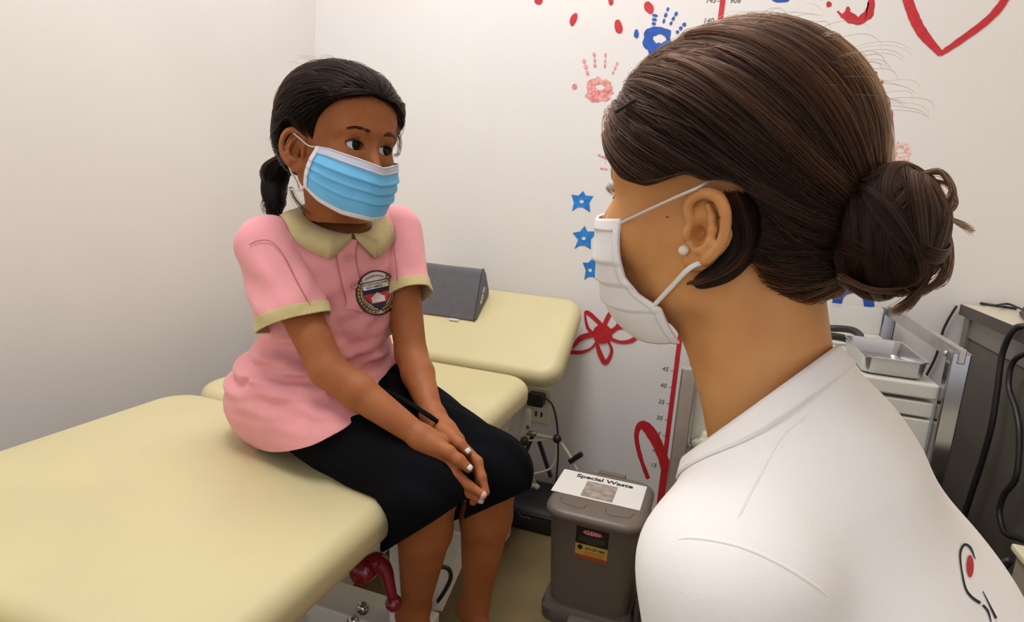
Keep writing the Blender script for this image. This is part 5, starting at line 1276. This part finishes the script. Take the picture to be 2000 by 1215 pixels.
wh.C(WF(-.028, .045, -.05), NK+TB[:, 0]*.045+TB[:, 1]*.02-TB[:, 2]*.03, .013, .010, .025)      # neck muscle
wh.C(NK, NK+AX*.03, .049, .052, .01); wh.C(NK+AX*.03, TC, .052, .07, .02); wh.C(NK+AX*.075, WLA, .045, .04, .03); wh.C(NK+AX*.075, WRA, .045, .04, .03)
wh_ne = wh.copy()
fr = Frame(WF(-.014, .074, -.018), 164-6, 4, -8.5+4); ear(wh, fr, .0605, 1)
fr2 = Frame(WF(-.014, -.074, -.018), 164+6, 4, -8.5-4); ear(wh, fr2, .0605, -1)
wbod = Soft()
PV = NK+AX*.46+np.array([.0, .0, .02]); PV[2] = max(PV[2], .30)
wbod.E(TC, (.085, .13, .19), TB, .04); wbod.C(TC, PV, .10, .11, .06); wbod.E(PV, (.12, .16, .11), rotz(160), .05)
kn = lambda sg: np.array([*(PV+TFw*.20+TL*.105*sg)[:2], .068])
WKL, WKR = kn(1), kn(-1)      # kneeling
WAL, WAR = WKL-TFw*.37+np.array([0, 0, -.012]), WKR-TFw*.37+np.array([0, 0, -.012])
WLE = WLA-_up*.27+TFw*.02; WLW = WLE+TFw*.15-TL*.05+np.array([0, 0, -.13])
WRE = WRA+TFw*.02-TL*.02+np.array([0, 0, -.27]); WRW = WRE+TFw*.10+TL*.06+np.array([0, 0, -.17])
legs_ = Soft()
for h_, k_, a_, sg in ((PV+TL*.09, WKL, WAL, 1), (PV-TL*.09, WKR, WAR, -1)):
    legs_.C(h_, k_, .085, .064, .03); legs_.C(k_, a_+(k_-a_)*.6, .062, .058, .008); legs_.C(a_+(k_-a_)*.6, a_, .056, .042, .008)
    wbod.C(a_+(k_-a_)*.3, a_, .036, .032, .01); wbod.C(a_, a_-TFw*.05+np.array([0, 0, -.01]), .033, .03, .01); wbod.C(a_-TFw*.05+np.array([0, 0, -.01]), a_-TFw*.17+np.array([0, 0, -.034]), .03, .02, .015)
for s_, e_, w_, sg in ((WLA, WLE, WLW, 1), (WRA, WRE, WRW, -1)):
    wbod.chain([s_, (s_+e_)/2, e_, e_+(w_-e_)*.35, w_], [.046, .042, .036, .036, .023], .01)
    hd = (w_-e_)/np.linalg.norm(w_-e_); sd = np.cross(hd, [0, 0, 1.]); sd /= np.linalg.norm(sd)
    pm = w_+hd*.055; wbod.C(w_, pm, .022, .019, .015); wbod.C(w_+sd*.012, pm+sd*.026, .018, .013, .012); wbod.C(w_-sd*.012, pm-sd*.026, .018, .013, .012)
    for i, (o_, L_) in enumerate(((-.028, .062), (-.010, .075), (.009, .070), (.027, .055))):
        b0 = pm+sd*o_; b1 = b0+hd*L_*.45+np.array([0, 0, -.004]); b2 = b1+hd*L_*.3+np.array([0, 0, -.014]); b3 = b2+hd*L_*.2+np.array([0, 0, -.016])
        wbod.chain([b0, b1, b2, b3], [.0098, .0090, .0082, .0072], .004)
    t0 = w_+hd*.02-sd*sg*-.022; wbod.chain([t0, t0+hd*.03+sd*sg*.022, t0+hd*.055+sd*sg*.028+np.array([0, 0, -.008]), t0+hd*.075+sd*sg*.028+np.array([0, 0, -.014])], [.014, .0115, .010, .0085], .006)
hP, hQ = wh.skin(WF.o+[-.19, -.17, -.24], WF.o+[.20, .17, .15], .0014)
zcut = lambda P: (P-NK)@(-AX) > -.045
hP, hQ = keep(hP, hQ, zcut(hP))
wb2 = wbod.copy(); wb2.p = [q for q in wh.p if False]+wbod.p
lP, lQ = wb2.skin(np.array([-.40, .25, .0]), np.array([.66, 1.05, .86]), .0045)
P, Q = join([(hP, hQ), (lP, lQ)])
mesh('body', P, Q, m_wskin, woman)
eyeball(WF(.066, .031, 0), .0146, WR_@np.array([1, -.02, -.05]), woman, .0062); eyeball(WF(.066, -.031, 0), .0146, WR_@np.array([1, -.02, -.05]), woman, .0062)
m_brown = hair_mat('woman_brow', (.03, .016, .009))
for s_ in (1, -1):
    t = np.linspace(-1, 1, 15); pts = np.array([WF(.084-.005*a*a, s_*.031+a*.0145, .0045*(1-a*a)**.6-.001) for a in t]); Pq = wh_ne.project(pts, .0002, 5); tube('lash_line', Pq, .0008, m_lash, woman, 6)
    ls = []
    for i in range(70):
        a = RNG.uniform(-.95, .95); p = Pq[int((a+1)/2*14)]; ow_ = WR_@np.array([.75, a*.6, .35+RNG.normal()*.08]); ls.append([p+ow_*.0095*u+WR_@np.array([0, 0, .004*u*u]) for u in np.linspace(0, 1, 6)])
    hair_strands('eyelashes', np.array(ls), .00016, m_brown, woman)
    br = []
    for i in range(240):
        a = RNG.uniform(0, 1); p0 = WF(.098, s_*(.013+.042*a), .022+.008*math.sin(a*2.2)-.004*a+RNG.normal()*.002); d = WR_@np.array([-.25*a, s_*1.0, .35-.75*a]); br.append([p0+d*.008*w_ for w_ in np.linspace(0, 1, 4)])
    hair_strands('eyebrow', wh_ne.project(np.array(br).reshape(-1, 3), .0004, 5).reshape(-1, 4, 3), .0002, m_brown, woman)
# moles
m_mole = mat('mole_brown', (.14, .05, .03), .6)
for x, y, r_ in ((1565, 740, 4.5), (1432, 832, 3), (1303, 424, 2.5), (1404, 425, 3)): decal('mole', [ell(x, y, r_, r_*.8, 10)], wh, .0005, m_mole, woman, 9)
# ---- hair
wc = Soft()
wc.E(WF(-.010, 0, .038), (.102*WS, .086*WS, .094*WS), WR_, .02); wc.E(WF(.036, 0, .048), (.056, .073, .060), WR_, .03); wc.E(WF(-.052, 0, -.025), (.060, .073, .066), WR_, .03)
wc.E(WF(.022, 0, .024), (.070, .079, .05), WR_, .02)
def wcut(P, d):
    q = WF.inv(P); f, l, u = q[:, 0], np.abs(q[:, 1]), q[:, 2]
    h = np.interp(f, [-.11, -.085, -.055, -.032, -.018, .0, .03, .055, .075, .095, .12], [-.098, -.088, -.060, -.012, .018, .026, .016, .020, .037, .064, .09])
    h = h+np.where(f > .04, .045*np.clip(1-(l/.05)**2, 0, 1)*np.clip((f-.04)/.03, 0, 1), 0)
    c1 = (h-u)*.8
    ea = np.linalg.norm((np.stack([f, l, u], 1)-np.array([-.022, .085, -.014]))/np.array([1.0, 1.1, 1.18]), axis=1)
    return np.maximum(np.maximum(d, c1), .030-ea)
wcap = wc.copy(); wcap.F(wcut)
P, Q = wcap.skin(WF.o+[-.19, -.16, -.14], WF.o+[.17, .16, .18], .002)
whair = mesh('hair', relax(P, Q, 2), Q, m_wcap, woman); whair['label'] = 'brown hair pulled back'
BT = WF(-.106, 0, -.030); BC = at(1726, 455, .452)
rg = np.random.default_rng(21)
D = rg.normal(size=(34000, 3)); D /= np.linalg.norm(D, axis=1)[:, None]; cand = wc.project(WF.o+D*.13+WR_@np.array([-.01, 0, .03]), 0, 5)
v_ = wcut(cand, np.full(len(cand), -1.)); sel = cand[v_ < -.0002][:15000]
hair_strands('hair_strands', combed(wc, sel, BT, 30, .0085, rg, gather=.010, guard=wcut, gup=WR_[:, 2]), rg.uniform(.00016, .00034, len(sel)), m_whair, whair)
sel = cand[(v_ > -.005) & (v_ < .0005)][:5000]
L0 = rooted(combed(wc, sel, BT, 34, .0085, rg, gather=.010, guard=wcut, gup=WR_[:, 2]), wh_ne.project(sel, .0004, 5), 5); hair_strands('hairline_strands', L0, .0002, m_whair, whair)
# a few thick locks that stand off the head, from the front back to the bun
lk = []
fronts = [(.085, .045, .058), (.075, .06, .04), (.07, .03, .088), (.05, .05, .10), (.03, .03, .118), (.0, .055, .115), (-.03, .05, .118), (.06, .068, .03), (.04, .076, .03), (.02, .07, .085), (.045, .07, .06), (-.05, .06, .10), (-.07, .07, .06), (.01, .085, .035), (-.02, .088, .05)]
for f0 in fronts:
    root = wc.project(np.array([WF(*f0)]), 0, 5); m_ = 60; rts = np.repeat(root, m_, 0)+rg.normal(size=(m_, 3))*.0028
    c_ = combed(wc, rts, BT, 30, .0085, np.random.default_rng(3), gather=.004, guard=wcut, gup=WR_[:, 2]); hump = np.sin(np.linspace(0, math.pi, 30))**.7*rg.uniform(.002, .0045); g_ = wc.grad(c_.reshape(-1, 3)).reshape(c_.shape); lk.append(c_+g_*hump[None, :, None])
lk = np.concatenate(lk); hair_strands('hair_locks', lk, rg.uniform(.00016, .0003, len(lk)), m_whair, whair)
m_wlight = hair_mat2('woman_hair_light', (.026, .011, .0055), (.07, .030, .014), (.14, .066, .032), .34, 1.28)
lk2 = []
for i in range(26):
    f0 = (rg.uniform(-.06, .08), rg.uniform(.0, .075), rg.uniform(.03, .12)); root = wc.project(np.array([WF(*f0)]), 0, 5); m_ = 16; rts = np.repeat(root, m_, 0)+rg.normal(size=(m_, 3))*.0016
    c_ = combed(wc, rts, BT, 30, .0085, np.random.default_rng(30+i), gather=.004, guard=wcut, gup=WR_[:, 2]); hump = np.sin(np.linspace(0, math.pi, 30))**.7*rg.uniform(.003, .0055); g_ = wc.grad(c_.reshape(-1, 3)).reshape(c_.shape); wv = np.sin(np.linspace(0, rg.uniform(3, 7), 30)+rg.uniform(0, 6))*.0022; lk2.append(c_+g_*hump[None, :, None]+WR_[:, 2]*wv[None, :, None])
lk2 = np.concatenate(lk2); hair_strands('light_locks', lk2, rg.uniform(.00014, .00024, len(lk2)), m_wlight, whair)
# lock that hangs behind and under the ear
def lockgroup(name, paths, spread, n, rad, mt, parent, seed, m=24):
    g = np.random.default_rng(seed); out = []
    for p in paths:
        C = resample(catmull(p, 6), m); tt = np.linspace(0, 1, m)
        for i in range(n):
            o1 = g.normal(size=3)*spread; o2 = g.normal(size=3)*spread; out.append(C+o1*(1-tt)[:, None]+o2*(tt*(1-.75*tt))[:, None])
    return hair_strands(name, np.array(out), rad, mt, parent)
lkp = [(1428, 405), (1446, 450), (1440, 496), (1408, 532), (1362, 553)]; ul = Soft(); up_ = catmull(wh_ne.hit(lkp, .004), 5); ul.chain(list(up_), list(np.interp(np.linspace(0, 1, len(up_)), [0, .4, .7, 1], [.008, .009, .0065, .002])), .008)
P, Q = ul.skin(up_.min(0)-.03, up_.max(0)+.03, .002); mesh('ear_lock', P, Q, m_wcap, whair)
lockgroup('ear_lock_strands', [list(wh_ne.hit([(1424+dx, 385), (1447+dx, 440), (1444+dx, 490), (1412+dx*.6, 530), (1350+dx*.7, 554)], .0165-abs(dx-8)*.0005)) for dx in (-10, -4, 2, 8, 14, 20, 28, 36)], .0020, 210, .0002, m_whair, whair, 4)
lockgroup('nape_strands', [[at(1470+dx, 400, .482), at(1500+dx, 470, .475), at(1540+dx*.9, 540-dx*.1, .472), at(1620+dx*.4, 545-dx*.3, .462), at(1690, 480, .452)] for dx in (0, 14, 28, 42, 56)], .004, 160, .00018, m_whair, whair, 6)
# ---- bun
bu = Soft(); bu.E(BC, (.039, .042, .047), WR_, .01); bu.C(BT+WR_[:, 0]*.012, BC, .036, .03, .02)
P, Q = bu.skin(BC-.08, BC+.08, .002); bun = mesh('hair_bun', P, Q, m_wcap, woman)
st = []
for c_ in range(64):
    ax0 = -WR_[:, 0]*1.0+rg.normal(size=3)*.38; lat0 = rg.uniform(-.75, .95); a00 = rg.uniform(0, 6.28); sp0 = rg.uniform(1.8, 4.0); dr0 = rg.normal()*.35; sc0 = rg.uniform(.99, 1.10)
    B_ = basis(ax0)
    for i in range(70):
        w1, w2 = rg.normal(), rg.normal(); tt = np.linspace(0, 1, 22); la = np.clip(lat0+w1*.045+dr0*(tt-.5), -.95, .98); r2 = np.sqrt(1-la*la); an_ = a00+w2*.12+sp0*tt
        U_ = B_[:, 0]*(np.cos(an_)*r2)[:, None]+B_[:, 1]*(np.sin(an_)*r2)[:, None]+B_[:, 2]*la[:, None]
        st.append(BC+((U_@WR_)*np.array([.039, .042, .047])*(sc0-.012*abs(w1)+.006*rg.normal()))@WR_.T)
hair_strands('bun_strands', np.array(st), rg.uniform(.00016, .00034, len(st)), m_whair, bun)
lp = []
for (p, sp, n) in (([(1790, 345), (1835, 335), (1860, 370), (1850, 400), (1830, 412)], 3.2, 90), ([(1800, 350), (1850, 360), (1868, 395), (1850, 415), (1825, 420)], 2.2, 45), ([(1820, 425), (1850, 455), (1858, 500), (1845, 545), (1818, 560)], 2.6, 90), ([(1815, 430), (1838, 470), (1845, 520), (1825, 555), (1790, 575)], 3, 90), ([(1815, 422), (1850, 425), (1880, 438), (1900, 452)], 2.4, 30), ([(1810, 470), (1820, 520), (1800, 560), (1770, 592), (1745, 610)], 3.4, 110), ([(1760, 560), (1790, 575), (1785, 590), (1768, 605)], 3, 40), ([(1640, 540), (1690, 562), (1740, 566), (1790, 555), (1820, 520)], 3, 120), ([(1680, 350), (1720, 335), (1770, 335), (1815, 350), (1835, 390)], 3, 120)):
    for i in range(n):
        o = rg.normal(size=2)*sp; o2 = rg.normal(size=2)*sp*1.6; q = [np.array(a)+o*(1-k/(len(p)-1))+o2*(k/(len(p)-1)) for k, a in enumerate(p)]; dz = .440+rg.normal()*.006
        lp.append(resample(catmull([at(x, y, dz) for x, y in q], 5), 20))
hair_strands('loose_bun_strands', np.array(lp), .00026, m_whair, bun)
fl_ = []
for i in range(80):
    a = rg.uniform(-.2, 2.9); p0 = WF(-.018+.118*math.cos(a), .02+rg.normal()*.03, .04+.098*math.sin(a)); p0 = wc.project(np.array([p0]), 0, 4)[0]; g_ = wc.grad(np.array([p0]))[0]; b_ = WR_@np.array([-1, rg.normal()*.4, .35*math.cos(a)]); L = rg.uniform(.015, .045); am = rg.uniform(.2, 1)
    fl_.append([p0+b_*L*t+g_*(.014*am*math.sin(t*2.7)) for t in np.linspace(0, 1, 12)])
hair_strands('flyaway_hairs', np.array(fl_), .00011, m_whair, whair)
pin = wc.hit([(1203, 218), (1215, 211), (1228, 203), (1240, 195)], .0065); tube('hair_pin', catmull(pin, 5), .0015, m_lash, woman, 8)
# ---- ear-ring
pe = wh.hit([(1335, 489)], .002)[0]; m_pearl = mat('pearl', (.78, .70, .60), .18, coat=.6)
lathe('pearl_earring', [(.0001, -.0042), (.0024, -.0034), (.0038, -.0017), (.0042, 0), (.0038, .0017), (.0024, .0034), (.0001, .0042)], pe, m_pearl, woman, 20)
# ---- mask
m_wm = mat('white_mask', (.86, .84, .85), .8, bump=.25, bscale=1500)
wm = Soft(); wm.E(WF(.034, 0, -.060), (.074, .064, .084), WR_, .02); wm.C(WF(.096, 0, -.034), WF(.076, 0, -.10), .015, .021, .02); wm.E(WF(.028, 0, -.034), (.070, .068, .05), WR_, .02); wm.p += wh.p[:3]
WM = mask_grid(WF, wm, ([0, .45, .58, .68, 1], [47, 50, 56, 68, 70]), 0, ([-1, -.6, -.25, 0, .25, .6, 1], [-.014, -.018, -.022, -.022, -.022, -.018, -.014]), ([-1, -.7, -.35, 0, .35, .7, 1], [-.122, -.128, -.132, -.132, -.132, -.128, -.122]), 0.0, .0030, 3, .0048)
V, F = gsub(WM, 0, NU, 0, NV); wmask = mesh('face_mask', V, F, m_wm, woman); thicken(wmask, .0014, 0); wmask['label'] = 'white pleated face mask'
for nm, a, of in (('side_binding', (NU-4, NU, 0, NV), .0016), ('side_binding', (0, 4, 0, NV), .0016), ('top_hem', (0, NU, 0, 6), .0012)):
    V, F = gsub(WM, *a, of); o = mesh(nm, V, F, m_wm, wmask); thicken(o, .0008, 0)
A_, B_ = WM[-2, 2], WM[-2, int(NV*.66)]
t1 = wh.hit([(1354, 371)], .003)[0]; t2 = wh.hit([(1354, 519)], .003)[0]
tube('ear_loop', resample(catmull([A_, A_*.5+t1*.5+TL*.002, t1, WF(-.018, .072, .018), WF(-.030, .070, -.01), WF(-.024, .070, -.038), t2, B_*.5+t2*.5+TL*.002, B_], 8), 80), .0022, m_white, wmask, 8, flat=.45)
A_, B_ = WM[1, 2], WM[1, int(NV*.66)]
tube('ear_loop', resample(catmull([A_, WF(.02, -.082, .0), WF(-.015, -.082, .022), WF(-.034, -.080, -.01), WF(-.022, -.076, -.045), B_], 8), 60), .0026, m_white, wmask, 8, flat=.45)
# ---- T-shirt
ts = Soft()
ts.E(TC-TB[:, 0]*.004, (.094, .152, .205), TB, .05)
ts.C(WLA, WRA, .050, .050, .06)
ts.C(NK+AX*.060, NK-AX*.008, .084, .0625, .03); ts.C(NK-AX*.008, NK-AX*.06, .0615, .060, .008)
ts.C(NK+AX*.05, WLA, .066, .052, .05); ts.C(NK+AX*.05, WRA, .066, .052, .05)
ts.C(TC, PV, .115, .142, .08)
SLV = []
for A0, E0 in ((WLA, WLE), (WRA, WRE)):
    e1 = A0+(E0-A0)*.66; SLV.append((A0, E0, e1)); ts.C(A0+np.array([0, 0, -.004]), e1, .055, .062, .03); ts.C(e1, A0+(E0-A0)*1.0, .062, .063, .02)
def tf(P, d):
    q = (P-TC)@TB; x = np.zeros(len(P), np.float32)
    x += .0040*np.exp(-((q[:, 2]+.02)/.11)**2)*np.sin(q[:, 1]*46+q[:, 2]*30+1)*np.clip(.6-q[:, 0]*6, 0, 1)
    x += .0016*np.sin(q[:, 1]*80-q[:, 2]*55)*np.exp(-((q[:, 2]+.10)/.1)**2)
    for A0, E0, e1 in SLV:
        t = ((P-A0)@(E0-A0))/((E0-A0)@(E0-A0)); a = P@TFw; b = P@TL; w_ = np.exp(-(np.linalg.norm(P-A0-np.clip(t, 0, 1)[:, None]*(E0-A0), axis=1)/.09)**4)
        x += w_*np.clip(t+.1, 0, 1)*(.0052*np.sin(a*62+b*80+t*4)+.0022*np.sin(a*150-b*60))
    return d-x
ts.F(tf)
P, Q = ts.skin(np.array([-.26, .22, .14]), np.array([.62, 1.0, .93]), .0035)
tee = mesh('tee_shirt', relax(P, Q, 1), Q, m_tee, woman); tee['label'] = 'white cotton T-shirt'
k3 = np.array([at(1412, 838, .548), at(1540, 745, .472), at(1656, 660, .495)]); nn = np.cross(k3[1]-k3[0], k3[2]-k3[0]); nn /= np.linalg.norm(nn); nn = nn if nn@(-AX) > 0 else -nn
cut(tee, k3[1], nn, .15, NK-AX*.03)
bm = bmesh.new(); bm.from_mesh(tee.data); rim = np.array([v.co[:] for v in bm.verts if v.is_boundary and abs((np.array(v.co[:])-k3[1])@nn) < .002]); bm.free()
cN = rim.mean(0); Bn = basis(nn); an = np.arctan2((rim-cN)@Bn[:, 1], (rim-cN)@Bn[:, 0]); rad_ = np.linalg.norm(rim-cN, axis=1)
aa = np.linspace(-math.pi, math.pi, 97)[:-1]; od = np.argsort(an); ri_ = np.interp(aa, np.concatenate([an[od]-2*math.pi, an[od], an[od]+2*math.pi]), np.tile(rad_[od], 3)); ri_ = np.convolve(np.concatenate([ri_[-4:], ri_, ri_[:4]]), np.ones(9)/9, 'valid')
R0 = cN+(Bn[:, 0]*np.cos(aa)[:, None]+Bn[:, 1]*np.sin(aa)[:, None])*ri_[:, None]
rw = [R0-nn*-.0005]
X_ = R0.copy()
for k in range(5):
    g_ = ts.grad(X_); dn = -nn[None]-g_*(g_@(-nn))[:, None]; dn /= np.linalg.norm(dn, axis=1)[:, None]; X_ = ts.project(X_+dn*.0038, .0012, 2); rw.append(X_.copy())
rw = [np.concatenate([r_, r_[:1]]) for r_ in rw]; rib = sheet('neck_rib', rw, m_tee, tee, .0022)
tube('rib_seam', rw[-1][:-1], .0008, m_tee, tee, 6, True)
cut(tee, PV+np.array([0, 0, -.06]), (0, 0, -1)); thicken(tee, .002)
for A0, E0, e1 in SLV:
    ad = Vector(E0-A0).normalized(); av = Vector(A0)
    cut2(tee, e1, (E0-A0)/np.linalg.norm(E0-A0), lambda c: ((c-av)-ad*(c-av).dot(ad)).length < .085)
# seam along the shoulder and around the armhole
ts_all = ts
sm = ts_all.hit(catmull([(1600, 790, 0), (1560, 820, 0), (1525, 850, 0), (1490, 910, 0), (1450, 985, 0), (1425, 1045, 0)], 6)[:, :2], .0005); tap = lambda n, r: r*np.clip(np.minimum(np.linspace(0, 6, n), np.linspace(6, 0, n)), .12, 1)
tube('shoulder_seam', sm-ts_all.grad(sm)*.0032, tap(len(sm), .0038), m_tee, tee, 8)
sm = ts_all.hit(catmull([(1292, 1062, 0), (1340, 1050, 0), (1400, 1056, 0), (1460, 1072, 0), (1530, 1105, 0), (1600, 1150, 0), (1660, 1205, 0)], 6)[:, :2], .0002); tube('armhole_seam', sm-ts_all.grad(sm)*.0012, tap(len(sm), .0016), m_tee, tee, 8)
# printed emblem on the back
m_lk = mat('print_black_ink', (.012, .009, .009), .7); m_lr = mat('print_red_ink', (.52, .025, .035), .7)
def ink(path, w): return stroke(path, w, 6)
decal('back_print', ink([(1905, 1092), (1896, 1070), (1884, 1064), (1876, 1080), (1878, 1110), (1886, 1148), (1898, 1166), (1915, 1178)], [1.5, 4, 5, 4, 3, 4, 5, 6]) + ink([(1920, 1182), (1930, 1194), (1936, 1215)], [5, 4, 2]) + ink([(1920, 1155), (1930, 1175), (1946, 1208)], [1.5, 2.5, 5]), ts, .0007, m_lk, tee, 8)
decal('back_print_dot', [ell(1895, 1106, 7, 22, 20, 0)], ts, .0007, m_lr, tee, 8)
# ---- trousers, shoes left plain
wp_ = Soft(); wp_.p = list(legs_.p); wp_.E(PV, (.135, .165, .12), rotz(160), .05); wp_.C(PV, PV-AX*.10, .118, .105, .04)
P, Q = wp_.skin(np.array([-.45, .2, .0]), np.array([.72, 1.1, .62]), .006); tr_ = mesh('trousers', relax(P, Q, 1), Q, m_jean, woman)
for a_, k_ in ((WAL, WKL), (WAR, WKR)): cut2(tr_, a_, (a_-k_)/np.linalg.norm(a_-k_), lambda c, a_=a_: (c-Vector(a_)).length < .09)
thicken(tr_, .003)
